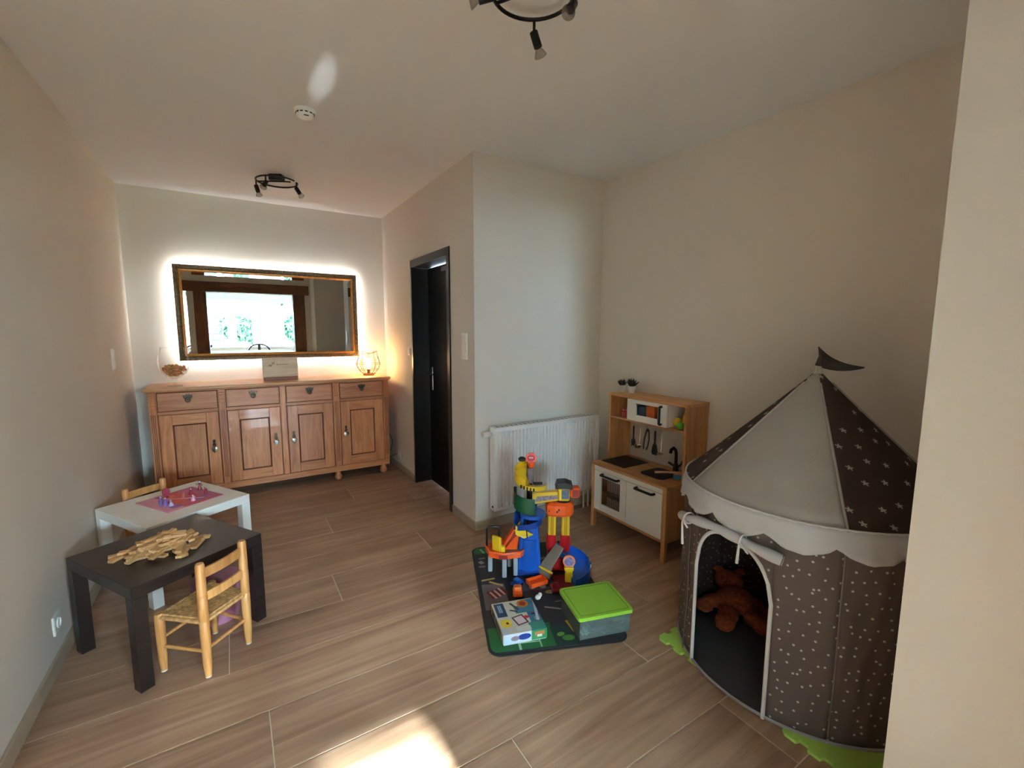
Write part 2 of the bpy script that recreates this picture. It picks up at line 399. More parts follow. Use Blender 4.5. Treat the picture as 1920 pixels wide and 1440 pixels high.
M_shed = mat('blue_grey_boards', (6, 34, 66), .7, var=.1)
sh = thing('garden_shed', 'blue boarded shed outside the window, in the mirror', 'shed', (-.68, -9.6, -.1))
for i in range(14): part('board', B().box(-1.3, 1.1, -.03, .02, i * .2, i * .2 + .19, .006), M_shed, sh)
part('wall', B().box(-1.3, 1.1, -1.4, -.03, 0, 2.8), M_shed, sh)
part('roof', B().prism([(-1.5, -1.7), (1.3, -1.7), (1.3, .25), (-1.5, .25)], 2.8, 2.9), mat('shed_roof', (70, 66, 62), .8), sh)
pp = thing('porch_post', 'red-brown brick pier standing outside the window, in the mirror', 'pier', (.78, -6.2, -.1))
M_brick = mat('terracotta_brick', (72, 26, 14), .85, var=.15)
part('core', B().box(-.1, .1, -.1, .1, 0, 2.9), M_grout, pp)
for i in range(36): part('brick', B().box(-.105, .105, -.105, .105, i * .08, i * .08 + .07, .003), M_brick, pp)
# rear counter with dark machines (seen in the mirror)
M_white = mat('white_lacquer', (244, 242, 236), .35, var=.015)
M_blackp = mat('black_plastic', (18, 18, 20), .38, var=.1)
ct = thing('rear_counter', 'white counter behind the opening, seen low in the mirror', 'counter', (0, -4.15, -.02))
part('worktop', B().box(-.35, 2.6, -.4, .35, 1.0, 1.04, .004), M_white, ct); part('front_panel', B().box(-.3, 2.55, .25, .29, .06, 1.0), M_white, ct)
part('side_panel', B().box(-.3, -.26, -.35, .25, 0, 1.0), M_white, ct); part('side_panel', B().box(2.51, 2.55, -.35, .25, 0, 1.0), M_white, ct); part('plinth', B().box(-.26, 2.51, -.3, .2, 0, .06), M_blackp, ct)
cm = thing('printer', 'black machine on the rear counter, dark in the mirror', 'machine', (.02, -4.05, 1.02))
part('body', B().box(-.17, .17, -.15, .15, 0, .2, .02), M_blackp, cm); part('tray', B().box(-.05, .3, -.12, .14, 0, .06, .01), M_blackp, cm); part('display', B().box(-.03, .03, .149, .153, .13, .16), M_white, cm)
def chair_back(x, lab):
    t = thing('office_chair', lab, 'chair', (x, -3.3, 0), group='dark chairs behind the counter')
    pts = [(.24 * math.cos(a), 0, .92 + .18 * math.sin(a)) for a in [PI * i / 12 for i in range(13)]]
    part('back_frame', B().tube(pts, .02, 8), M_blackp, t, True); part('stem', B().cyl((0, 0, .08), (0, 0, .5), .03), M_blackp, t, True)
    part('seat', B().box(-.24, .24, -.22, .22, .48, .55, .03), M_blackp, t); part('back_support', B().box(-.03, .03, -.02, .02, .5, 1.09), M_blackp, t)
    for i in range(5): part('foot', B().cyl((0, 0, .08), (.28 * math.cos(i * 1.257), .28 * math.sin(i * 1.257), .03), .022, .016, 8), M_blackp, t, True)
chair_back(1.32, 'dark round-backed office chair behind the counter, in the mirror')

# ------------------------------------------------------------------ door
M_dframe = mat('dark_bronze_frame', (36, 31, 29), .32, metal=.4, var=.05)
M_dleaf = mat('black_door_leaf', (6, 5, 7), .5, var=.15, spec=.2)
M_chrome = mat('satin_chrome', (190, 190, 190), .25, metal=1.0, var=.03)
dr = bpy.data.objects.new('door_1', None); C.objects.link(dr); dr['kind'] = 'structure'; dr['label'] = 'black flush door recessed in a dark frame'
fw = .05
part('door_frame', B().box(P - .012, DX + .03, DY0, DY0 + fw, 0, DZ, .002), M_dframe, dr); part('door_frame', B().box(P - .012, DX + .03, DY1 - .03, DY1, 0, DZ, .002), M_dframe, dr)
part('door_head', B().box(P - .012, DX + .03, DY0 + fw, DY1 - .03, DZ - .065, DZ, .002), M_dframe, dr)
leaf = part('door_leaf', B().box(DX, DX + .04, DY0 + fw + .002, DY1 - .033, .006, DZ - .068, .001), M_dleaf, dr)
hd = B(); hy = DY1 - .11
hd.box(DX - .008, DX, hy - .02, hy + .02, .90, 1.12, .006, seg=2); hd.cyl((DX - .045, hy, 1.06), (DX - .008, hy, 1.06), .009, n=12); hd.cyl((DX - .042, hy + .006, 1.06), (DX - .042, hy - .12, 1.06), .009, n=12)
part('door_handle', hd, M_chrome, leaf, True, 'satin chrome lever on a long plate')
part('door_closer', B().box(DX - .03, DX, DY0 + .12, DY0 + .45, DZ - .13, DZ - .095, .004), M_dframe, leaf)
part('threshold', B().box(P + .002, DX + .04, DY0 + .05, DY1 - .03, 0, .004), M_tile, dr)

# ------------------------------------------------------------------ switches and sockets
M_sw = mat('white_switch_plastic', (232, 230, 224), .4, var=.01)
def plate(name, label, cat, M, w, h, rockers=1, socket=False):
    t = thing(name, label, cat); t.matrix_world = M
    part('plate', B().box(-w / 2, w / 2, 0, .009, -h / 2, h / 2, .003), M_sw, t)
    n = rockers
    for i in range(n):
        zc = h / 2 - (i + .5) * h / n
        if socket:
            part('insert', B().cyl((0, .009, zc), (0, .0095, zc), .021, n=20), M_sw, t, True)
            part('rim', B().tube([(.021 * math.cos(a), .012, zc + .021 * math.sin(a)) for a in [2 * PI * k / 20 for k in range(20)]], .003, 6, True), M_sw, t, True)
        else:
            part('rocker', B().box(-w / 2 + .012, w / 2 - .012, .009, .013, zc - h / n / 2 + .01, zc + h / n / 2 - .01, .002), M_sw, t)
    return t
onP = lambda y, z: T(P, y, z) @ Rz(PI / 2)          # facing -x
onL = lambda y, z: T(0, y, z) @ Rz(-PI / 2)         # facing +x
plate('light_switch', 'tall white double switch on the wall corner right of the black door', 'switch', onP(2.945, 1.345), .08, .19, 2)
plate('light_switch', 'small white switch left of the black door frame', 'switch', onP(4.14, 1.26), .075, .075, 1)
plate('light_switch', 'white switch plate high on the left wall near the sideboard', 'switch', onL(4.19, 1.25), .08, .15, 2)
plate('wall_socket', 'white socket low on the left wall beside the black table', 'socket', onL(2.58, .195), .085, .085, 1, True)
plate('wall_socket', 'white socket at skirting height beside the sideboard', 'socket', onP(4.53, .155), .08, .08, 1, True)

# ------------------------------------------------------------------ radiator
M_rad = mat('radiator_enamel', (236, 234, 230), .35, var=.01)
rx0, rx1, ryf, rz0, rz1 = 2.255, 3.235, 2.675, .165, .775
rd = thing('panel_radiator', 'white ribbed panel radiator on the short wall', 'radiator', (0, 0, 0))
prof = []; n = 31; pw = (rx1 - rx0 - .04) / n
prof.append((rx0, ryf + .004))
for i in range(n):
    x = rx0 + .02 + i * pw
    prof += [(x, ryf + .004), (x + pw * .10, ryf + .02), (x + pw * .40, ryf + .02), (x + pw * .5, ryf), (x + pw * .95, ryf)]
prof.append((rx1, ryf + .004))
b = B(); b.grid([[(x, y, rz0 + .02) for x, y in prof], [(x, y, rz1 - .03) for x, y in prof]])
part('ribbed_front', b, M_rad, rd)
part('edge_band', B().box(rx0, rx1, ryf + .002, ryf + .014, rz1 - .032, rz1 - .004, .003), M_rad, rd); part('edge_band', B().box(rx0, rx1, ryf + .002, ryf + .014, rz0, rz0 + .022, .003), M_rad, rd)
part('rear_panel', B().box(rx0 + .01, rx1 - .01, ryf + .024, ryf + .07, rz0 + .015, rz1 - .02), M_rad, rd)
part('side_cover', B().box(rx0 - .002, rx0 + .004, ryf, ryf + .075, rz0, rz1, .002), M_rad, rd); part('side_cover', B().box(rx1 - .004, rx1 + .002, ryf, ryf + .075, rz0, rz1, .002), M_rad, rd)
b = B(); b.box(rx0, rx1, ryf, ryf + .075, rz1 - .004, rz1, .0015); top = part('top_grille', b, M_rad, rd)
M_slot = mat('dark_slot', (60, 58, 56), .7)
for i in range(24): part('slot', B().box(rx0 + .03 + i * .039, rx0 + .055 + i * .039, ryf + .02, ryf + .06, rz1 - .001, rz1 + .0008), mat('grille_shadow_grey', (150, 148, 146), .7), top)
b = B(); b.cyl((rx0 - .002, ryf + .045, rz1 - .045), (rx0 - .02, ryf + .045, rz1 - .045), .012, n=16); b.cyl((rx0 - .02, ryf + .045, rz1 - .045), (rx0 - .075, ryf + .045, rz1 - .045), .02, .017, n=20)
part('thermostat_valve', b, M_rad, rd, True)
part('bleed_plug', B().cyl((rx0 - .003, ryf + .03, rz0 + .03), (rx0 - .008, ryf + .03, rz0 + .03), .008, n=12), M_slot, rd, True)
for x in (rx0 + .15, rx1 - .19): part('wall_bracket', B().box(x, x + .04, ryf + .07, RY - .002, rz0 + .1, rz1 - .1), M_rad, rd)
for x in (rx1 - .06, rx1 - .11): part('supply_pipe', B().cyl((x, ryf + .045, rz0 + .01), (x, ryf + .045, 0), .008, n=12), M_rad, rd, True)

# ------------------------------------------------------------------ pine sideboard
M_pine = wood('honey_pine', (178, 100, 56), (222, 150, 96), axis=2, rough=.4, scale=8, stretch=12, coat=.15)
M_pinex = wood('honey_pine_lengthwise', (178, 100, 56), (222, 150, 96), axis=0, rough=.4, scale=8, stretch=12, coat=.15)
M_pinetop = wood('honey_pine_top', (190, 124, 70), (236, 180, 122), axis=0, rough=.38, scale=8, stretch=12, coat=.2)
M_groove = mat('groove_and_gap_brown', (112, 54, 30), .6)
M_antq = mat('aged_brass', (70, 56, 40), .5, metal=.6, var=.25, vscale=40)
M_nickel = mat('polished_nickel', (205, 200, 190), .2, metal=1.0, var=.05)
YF = 4.5; SX0, SX1, SZB, SZT = .134, 2.042, .085, .995
sb = thing('sideboard', 'long honey pine sideboard with four drawers and four panelled doors', 'sideboard', (1.088, YF, 0))
ox = 1.088
def S(x): return x - ox
b = B(); b.box(S(SX0), S(SX1), .012, D - YF - .012, SZB + .02, SZT - .026, .002); part('carcass', b, M_pine, sb)
part('top_board', B().box(S(.108), S(2.066), -.035, D - YF - .005, SZT - .024, SZT, .006, seg=2), M_pinetop, sb)
b = B(); b.box(S(.122), S(2.054), -.018, .05, SZT - .036, SZT - .024, .003); part('top_moulding', b, M_pinex, sb)
part('bottom_rail', B().box(S(SX0), S(SX1), -.004, .03, SZB, SZB + .055, .003), M_pinex, sb)
pil = [(.134, .184), (.598, .650), (1.064, 1.111), (1.513, 1.572), (1.993, 2.042)]
ZD0, ZD1 = .805, .955       # drawer fronts
for i, (a, c) in enumerate(pil):
    wide = i != 2
    p_ = part('pilaster', B().box(S(a), S(c), -.012 if wide else -.002, .02, SZB + .055, SZT - .036, .003), M_pine, sb)
    if wide:
        b = B(); m_ = (a + c) / 2
        for k in range(5): b.box(S(m_) - .017, S(m_) + .017, -.017, -.01, ZD0 + .03 + k * .022, ZD0 + .044 + k * .022, .003)
        part('carved_block', b, M_pine, p_)
        b = B()
        for dx in (-.011, 0, .011): b.box(S(m_) + dx - .0022, S(m_) + dx + .0022, -.0135, -.011, SZB + .11, ZD0 - .02)
        part('flute', b, M_groove, p_)
def drop_handle(parent, x, z, heart):
    b = B()
    if heart:   # long escutcheon with a heart drop
        pl = [(0, .05), (.012, .038), (.008, .018), (.015, 0), (.008, -.014), (0, -.024), (-.008, -.014), (-.015, 0), (-.008, .018), (-.012, .038)]
        b.prism(pl, 0, .004, T(x, -.006, z) @ Rx(PI / 2)); h = part('handle_plate', b, M_antq, parent)
        pts = [(0, .012), (.016, .022), (.024, .008), (.016, -.014), (0, -.034), (-.016, -.014), (-.024, .008), (-.016, .022)]
        b = B(); b.prism(pts, 0, .006, T(x, -.014, z - .035) @ Rx(PI / 2), .002); b.ball((x, -.016, z - .012), .007); part('heart_drop', b, M_nickel, parent, True, 'bright heart-shaped drop handle')
    else:
        pl = [(0, -.03), (.012, -.012), (.03, .004), (.034, .03), (.02, .022), (.01, .034), (0, .026), (-.01, .034), (-.02, .022), (-.034, .03), (-.03, .004), (-.012, -.012)]
        b.prism(pl, 0, .004, T(x, -.008, z) @ Rx(PI / 2)); part('handle_plate', b, M_antq, parent)
        b = B(); b.tube([(x + .016 * math.cos(a), -.018, z - .012 + .02 * math.sin(a)) for a in [2 * PI * k / 16 for k in range(16)]], .0035, 6, True); part('drop_ring', b, M_antq, parent, True)
bays = [(.186, .596, 'r'), (.652, 1.062, 'r'), (1.113, 1.511, 'l'), (1.574, 1.991, 'l')]
for a, c, side in bays:
    mx = (a + c) / 2
    part('shadow_gap', B().box(S(a), S(c), .0108, .0125, SZB + .055, SZT - .036), M_groove, sb)  # brown sheet painted as the shade in gaps round drawer and door
    dw = part('drawer', B().box(S(a) + .005, S(c) - .005, -.004, .016, ZD0, ZD1 - .004, .003), M_pinex, sb)
    drop_handle(dw, S(mx), (ZD0 + ZD1) / 2 + .022, False)
    part('rail', B().box(S(a), S(c), 0, .018, ZD0 - .03, ZD0 - .006, .002), M_pinex, sb)
    z0, z1 = SZB + .06, ZD0 - .034; xa, xb = S(a) + .005, S(c) - .005; st = .085
    dd = part('door', B().box(xa + .004, xb - .004, .002, .0105, z0 + .004, z1 - .004), M_pine, sb)
    part('stile', B().box(xa, xa + st, -.004, .0115, z0, z1, .002), M_pine, dd); part('stile', B().box(xb - st, xb, -.004, .0115, z0, z1, .002), M_pine, dd)
    part('door_rail', B().box(xa + st, xb - st, -.004, .0115, z1 - st, z1, .002), M_pinex, dd); part('door_rail', B().box(xa + st, xb - st, -.004, .0115, z0, z0 + st, .002), M_pinex, dd)
    X0, X1, Z0, Z1 = xa + st, xb - st, z0 + st, z1 - st
    d = B(); V = [[d.bm.verts.new((xx, yy, zz)) for yy, xx, zz in ((-.004, u0, v0), (-.001, u0 + sx * .004, v0 + sz * .004), (.002, u0 + sx * .011, v0 + sz * .011))] for u0, v0, sx, sz in ((X0, Z0, 1, 1), (X1, Z0, -1, 1), (X1, Z1, -1, -1), (X0, Z1, 1, -1))]
    for k in range(4):
        for j in range(2): d.bm.faces.new((V[k][j], V[k][j + 1], V[(k + 1) % 4][j + 1], V[(k + 1) % 4][j]))
    part('panel_moulding', d, M_groove, dd)
    drop_handle(dd, (xb - st / 2) if side == 'r' else (xa + st / 2), (z0 + z1) / 2 + .03, True)
M_foot = M_pine
for x in (.19, .62, 1.54, 1.985):
    for yy in (.04, D - YF - .07): part('bun_foot', B().lathe([(0, 0), (.02, 0), (.032, .014), (.036, .034), (.026, .055), (.022, .085), (0, .085)], 20, (S(x), yy, 0)), M_pine, sb, True)

# ------------------------------------------------------------------ lit mirror
M_fr1 = mat('bronze_ornament', (112, 88, 58), .45, metal=.25, var=.45, vscale=55, bump=.6, bscale=140)
M_fr2 = mat('old_gold', (206, 140, 64), .38, metal=.3, var=.2, vscale=30)
mx0, mx1, mz0, mz1 = .330, 1.856, 1.187, 2.022; YM = D - .075
mr = thing('wall_mirror', 'wide mirror in an ornate bronze and gold frame with a glowing rim', 'mirror', ((mx0 + mx1) / 2, D, (mz0 + mz1) / 2))
hw, hh = (mx1 - mx0) / 2, (mz1 - mz0) / 2
def frame_ring(prof):       # profile of (inset, y) swept round the rectangle
    b = B(); n_ = len(prof)
    cs = [(-1, -1), (1, -1), (1, 1), (-1, 1)]
    V = [[b.bm.verts.new((sx * (hw - i), y, sz * (hh - i))) for i, y in prof] for sx, sz in cs]
    for k in range(4):
        A, Bq = V[k], V[(k + 1) % 4]
        for j in range(n_ - 1): b.bm.faces.new((A[j], A[j + 1], Bq[j + 1], Bq[j]))
    return b
part('outer_frame', frame_ring([(0, -.045), (0, -.062), (.006, -.072), (.016, -.076), (.026, -.072), (.034, -.075), (.040, -.070)]), M_fr1, mr)
part('inner_frame', frame_ring([(.040, -.070), (.044, -.076), (.050, -.074), (.056, -.066), (.060, -.058)]), M_fr2, mr)
part('frame_back', frame_ring([(0, -.045), (.06, -.045)]), M_fr1, mr)
b = B()     # carved ribs along the outer moulding
stp = .0135; k = int(2 * (hw - .012) / stp)
for i in range(k):
    x = -hw + .012 + (i + .5) * stp
    for sz in (-1, 1): b.box(x - .0042, x + .0042, -.079, -.066, sz * (hh - .012) - .011, sz * (hh - .012) + .011)
k = int(2 * (hh - .024) / stp)
for i in range(k):
    z = -hh + .024 + (i + .5) * stp
    for sx in (-1, 1): b.box(sx * (hw - .012) - .011, sx * (hw - .012) + .011, -.079, -.066, z - .0042, z + .0042)
part('carved_ribs', b, M_fr1, mr)
m_, nt_, bs_ = new_mat('mirror_silver'); MATS['mirror_silver'] = m_
bs_.inputs['Base Color'].default_value = (.58, .60, .59, 1); bs_.inputs['Metallic'].default_value = 1; bs_.inputs['Roughness'].default_value = .0
gi = .058; bw = .026; gy = -.0575; tilt = .0021
b = B(); o_ = (hw - gi, hh - gi); i_ = (o_[0] - bw, o_[1] - bw)
b.poly([(-i_[0], gy, -i_[1]), (i_[0], gy, -i_[1]), (i_[0], gy, i_[1]), (-i_[0], gy, i_[1])]); glass = part('glass', b, m_, mr)
b = B()     # the bevel bends the view like a shallow wedge
cs = [(-1, -1), (1, -1), (1, 1), (-1, 1)]
for k in range(4):
    a, c = cs[k], cs[(k + 1) % 4]
    b.poly([(a[0] * o_[0], gy - tilt, a[1] * o_[1]), (c[0] * o_[0], gy - tilt, c[1] * o_[1]), (c[0] * i_[0], gy, c[1] * i_[1]), (a[0] * i_[0], gy, a[1] * i_[1])])
part('bevel', b, m_, glass)
part('backing', B().box(-o_[0], o_[0], -.05, -.046, -o_[1], o_[1]), M_blackp, mr)
part('hanger', B().box(-.3, .3, -.046, 0, -.1, .1), M_blackp, mr)
m_, nt_, bs_ = new_mat('led_strip_glow'); MATS['led_strip_glow'] = m_
bs_.inputs['Emission Color'].default_value = (1.0, .98, .97, 1); bs_.inputs['Emission Strength'].default_value = 18.5; bs_.inputs['Base Color'].default_value = (.9, .9, .85, 1)
q = .013
for (x0, x1, z0, z1) in ((-hw + q, hw - q, hh - q - .006, hh - q), (-hw + q, hw - q, -hh + q, -hh + q + .006), (-hw + q, -hw + q + .006, -hh + .03, hh - .03), (hw - q - .006, hw - q, -hh + .03, hh - .03)):
    part('led_strip', B().box(x0, x1, -.0445, -.0405, z0, z1), m_, mr, label='glowing warm white light strip behind the frame')

# ------------------------------------------------------------------ on the sideboard
ZT = SZT
M_glass = glass_mat('clear_glass', (252, 253, 252), alpha=.12)
gv = thing('footed_glass_vase', 'large clear brandy-glass vase holding corks on the sideboard', 'vase', (.305, 4.63, ZT))
out = [(0, .004), (.052, .004), (.05, .007), (.014, .012), (.011, .03), (.013, .052), (.022, .06), (.055, .078), (.085, .105), (.104, .145), (.111, .19), (.106, .24), (.094, .285), (.084, .318)]
part('bowl', B().lathe(out[7:], 40), M_glass, gv, True); part('stem', B().lathe([(.0, .006)] + out[3:8], 28), M_glass, gv, True); part('foot', B().lathe([(0, .0), (.053, .0), (.052, .004), (.014, .012)], 32), M_glass, gv, True)
part('rim', B().tube([(.084 * math.cos(a), .084 * math.sin(a), .318) for a in [2 * PI * k / 40 for k in range(40)]], .0018, 6, True), M_glass, gv, True)
M_cork = mat('wine_cork', (206, 146, 96), .9, var=.3, vscale=45)
cork0 = None; rc = random.Random(3); spots = []
for zc, rmax, cnt in ((.094, .030, 5), (.112, .05, 9), (.132, .066, 12), (.150, .07, 11), (.166, .055, 7)):
    for i in range(cnt):
        a = 2 * PI * i / cnt + zc * 40; rr = rmax * (1 if i % 3 else .45)
        spots.append((rr * math.cos(a), rr * math.sin(a), zc))
cork_b = B().cyl((0, 0, -.019), (0, 0, .019), .0095, n=10)
ck = part('wine_cork', cork_b, M_cork, None, True)
for i, s_ in enumerate(spots):
    o = ck if i == 0 else ck.copy()
    if i: C.objects.link(o)
    o.location = (.305 + s_[0], 4.63 + s_[1], ZT + s_[2]); o.rotation_euler = (rc.uniform(.9, 2.2), rc.uniform(-.4, .4), rc.uniform(0, 6.3))
    tag(o, 'brown wine cork lying in the big glass vase', 'cork', 'corks in the glass vase')
# wooden sign box
M_ply = wood('pale_plywood', (206, 180, 144), (236, 214, 180), axis=0, rough=.6, scale=6, knots=False)
bx = thing('wooden_sign_box', 'pale wooden box with a faint emblem leaning under the mirror', 'box', (1.098, 4.66, ZT), R_(2))
M_lean = Rx(R_(-9))
part('board', B().box(-.148, .148, -.006, .006, .03, .212, .003, M_lean), M_ply, bx)
part('base', B().box(-.142, .142, -.022, .06, 0, .032, .003), wood('reddish_wood', (120, 62, 30), (170, 98, 56), axis=0, knots=False), bx)
part('back_panel', B().box(-.142, .142, .045, .06, .03, .19, .003), M_ply, bx)
M_ink = mat('faded_gold_ink', (150, 122, 74), .6)
b = B()
z_ = -.0075
def strip(pts, w=.006): # thin raised print lines on the board
    for (x0, z0), (x1, z1) in zip(pts, pts[1:]):
        d = Vector((x1 - x0, 0, z1 - z0)); L = d.length; a = math.atan2(z1 - z0, x1 - x0)
        b.box(0, L, -.0004, .0004, -w / 2, w / 2, 0, M_lean @ T(x0, -.0066, z0) @ Ry(-a))
strip([(-.098, .125), (-.088, .15), (-.078, .128), (-.062, .168), (-.054, .15), (-.05, .172)], .005); strip([(-.09, .14), (-.066, .14)], .004)
for i in range(7): strip([(-.03 + i * .014, .146), (-.03 + i * .014 + .009, .146)], .006 if i % 2 else .009)
part('emblem', b, M_ink, bx, label='faint gold squiggle emblem and a line of small lettering')
# wire lamp
M_wire = mat('copper_wire', (96, 58, 32), .4, metal=.7)
lp = thing('wire_table_lamp', 'lit tulip-shaped wire table lamp with a glowing bulb', 'lamp', (1.915, 4.72, ZT))
part('base', B().lathe([(0, 0), (.056, 0), (.056, .012), (.052, .016), (0, .016)], 28), wood('lamp_wood', (150, 84, 44), (196, 124, 74), knots=False), lp, True)
rz_ = [(.052, .018), (.075, .034), (.1, .062), (.117, .1), (.12, .12), (.112, .15), (.1, .19), (.088, .235)]
nw = 10
for k in range(nw):
    a0 = 2 * PI * k / nw; b = B()
    tip = .02 if k % 5 in (1, 4) else -.006
    pts = [(r * math.cos(a0), r * math.sin(a0), z) for r, z in rz_[:-1]] + [(rz_[-1][0] * math.cos(a0), rz_[-1][0] * math.sin(a0), rz_[-1][1] + tip)]
    b.tube(pts, .0022, 6)
    zz = []
    for j, (r, z) in enumerate(rz_[1:-1]):
        a = a0 + (PI / nw) * (j % 2); zz.append((r * math.cos(a), r * math.sin(a), z))
    b.tube(zz, .0014, 5)
    part('wire', b, M_wire, lp, True)
for r, z in ((.12, .12), (.1, .062), (.052, .018)): part('wire_ring', B().tube([(r * math.cos(a), r * math.sin(a), z) for a in [2 * PI * k / 36 for k in range(36)]], .0022, 6, True), M_wire, lp, True)
b = B(); pts = []
for k in range(40):
    a = 2 * PI * k / 40; pts.append((.088 * math.cos(a), .088 * math.sin(a), .238 + .014 * math.cos(2 * a + 1)))
part('wire_ring', b.tube(pts, .0024, 6, True), M_wire, lp, True)
part('socket', B().cyl((0, 0, .016), (0, 0, .066), .015, .015, 16), M_wire, lp, True)
m_, nt_, bs_ = new_mat('glowing_bulb'); MATS['glowing_bulb'] = m_
bs_.inputs['Emission Color'].default_value = (1.0, .60, .24, 1); bs_.inputs['Emission Strength'].default_value = 26.0; bs_.inputs['Base Color'].default_value = (1, .8, .5, 1)
part('bulb', B().lathe([(0, .066), (.012, .068), (.016, .085), (.025, .105), (.028, .125), (.024, .15), (.013, .172), (0, .182)], 20), m_, lp, True, 'glowing warm pointed bulb')
cb = part('lamp_cord', B().tube([(.03, .04, .01), (.1, .12, .006), (.15, .17, -.05), (.155, .17, -.3), (.16, .1, -.5), (.185, 0, -.62), (.2, -.1, -.7), (.17, -.13, -.78), (.12, -.1, -.88), (.15, -.14, -.86), (.215, -.175, -.83)], .0035, 6), M_blackp, lp, True)
# little white box with a dark cord by the left wall
ps = thing('power_strip', 'white power strip with dark cord on the floor left of the sideboard', 'power strip', (.06, 4.30, 0), R_(80))
part('body', B().box(-.13, .13, -.03, .03, 0, .045, .006), M_sw, ps); part('plug', B().box(.0, .06, -.022, .022, .045, .085, .006), M_blackp, ps); part('plug', B().box(-.09, -.04, -.022, .022, .045, .08, .006), M_blackp, ps)

# ------------------------------------------------------------------ ceiling lamps and smoke detector
M_blk = mat('matt_black_metal', (16, 14, 15), .45, metal=.3, var=.1)
M_bulbg = glass_mat('bulb_glass', (225, 225, 222), alpha=.35)
def ring_lamp(label, loc, rz, spots):
    t = thing('ring_ceiling_lamp', label, 'ceiling lamp', loc, rz, group='black ring ceiling lamps')
    Rr = .143; zr = -.05
    pts = [(Rr * math.cos(a), Rr * math.sin(a), zr) for a in [R_(12) + R_(336) * k / 44 for k in range(45)]]
    part('ring', B().tube(pts, .0065, 8), M_blk, t, True)
    part('cross_bar', B().tube([(-Rr, 0, zr), (-.05, 0, zr + .002), (.05, 0, zr + .002), (Rr * .72, 0, zr)], .0055, 8), M_blk, t, True)
    part('mount_box', B().box(-.05, .05, -.03, .03, -.045, 0, .004), M_blk, t)
    for a, tx, ty, ln in spots:
        a = R_(a); p0 = Vector((Rr * math.cos(a), Rr * math.sin(a), zr)); p1 = p0 + Vector((0, 0, -(ln or .048)))
        s = part('stalk', B().cyl(p0, p1, .0055, n=10), M_blk, t, True)
        d = Vector((tx, ty, -1)).normalized(); q0 = p1 - d * .006; q1 = q0 + d * .052
        part('holder', B().cyl(q0, q1, .0155, n=18), M_blk, s, True)
        Mq = T(*q1) @ d.to_track_quat('Z', 'Y').to_matrix().to_4x4()
        part('bulb', B().lathe([(.010, 0), (.012, .006), (.017, .014), (.023, .027), (.024, .03), (.012, .028), (0, .026)], 18, M=Mq), M_bulbg, s, True)
    return t
ring_lamp('black ring ceiling lamp with three clear bulbs near the mirror wall', (1.095, 4.02, H), R_(-28), [(195, .35, -.2, 0), (262, .1, -1.1, 0), (2, .7, -.35, 0)])
ring_lamp('black ring ceiling lamp cut off by the top edge of the photo', (1.655, 1.36, H), R_(-57), [(112, .28, .25, 0), (203, -3.6, -1.7, .014), (42, .0, -.9, .014)])
sd = thing('smoke_detector', 'round white smoke detector on the ceiling', 'smoke detector', (1.137, 2.79, H))
part('base', B().lathe([(0, 0), (.055, 0), (.055, -.014), (.05, -.018), (0, -.018)], 32), M_sw, sd, True)
part('dome', B().lathe([(.046, -.018), (.046, -.026), (.04, -.036), (.03, -.041), (0, -.042)], 32), M_sw, sd, True)
for k in range(12):
    a = 2 * PI * k / 12; part('vent', B().box(-.007, .007, -.002, .002, -.025, -.019, M=Rz(a) @ T(0, -.046, 0)), M_slot, sd)
part('grille', B().box(-.012, .012, -.04, -.033, -.04, -.037), M_slot, sd)

# ------------------------------------------------------------------ side tables
M_tblack = wood('black_brown_veneer', (24, 17, 15), (42, 31, 27), axis=0, rough=.34, scale=10, knots=False, coat=.1)
def lack(label, loc, rz, m):
    t = thing('side_table', label, 'table', loc, rz, group='low square side tables'); s = .273; l = .05
    part('table_top', B().box(-s, s, -s, s, .40, .45, .0015), m, t)
    for sx in (-1, 1):
        for sy_ in (-1, 1):
            x0, x1 = sorted((sx * s, sx * (s - l))); yy0, yy1 = sorted((sy_ * s, sy_ * (s - l)))
            part('leg', B().box(x0, x1, yy0, yy1, 0, .40, .0012), m, t)
    return t
lack('low black square table holding the pile of wooden blocks', (.414, 2.5625, 0), R_(32), M_tblack)
lack('low white square table holding the pink game board', (.384, 3.222, 0), R_(31.5), M_white)
# wooden building planks
M_block = wood('beech_block', (184, 132, 80), (224, 176, 120), axis=0, rough=.6, scale=14, knots=False)
bk = part('wooden_block', B().box(-.047, .047, -.0125, .0125, 0, .0115, .001), M_block)
rb = random.Random(11); ux = Vector((math.cos(R_(4)), math.sin(R_(4)), 0)); cen = Vector((.405, 2.515, .45))
first = True; lay = [(30, 1.0, 0), (26, .85, 1), (20, .66, 2), (13, .46, 3), (7, .28, 4)]
for cnt, sc_, lv in lay:
    for i in range(cnt):
        for _ in range(40):
            u, v = rb.uniform(-1, 1), rb.uniform(-1, 1)
            if u * u + v * v < 1: break
        o = bk if first else bk.copy()
        if not first: C.objects.link(o)
        first = False
        z = .45 + lv * .0130 + rb.uniform(0.0, .003)
        o.location = (cen.x + .165 * sc_ * u, cen.y + .105 * sc_ * v, z + (.004 if lv else 0))
        ang = rb.gauss(R_(52), R_(26)) if rb.random() < .8 else rb.uniform(0, PI)
        tl = 0 if lv == 0 else 1
        o.rotation_euler = (tl * rb.gauss(0, .16), tl * rb.gauss(0, .11), ang)
        tag(o, 'small pale wooden building plank in the heap on the black table', 'wooden block', 'heap of wooden planks on the black table')
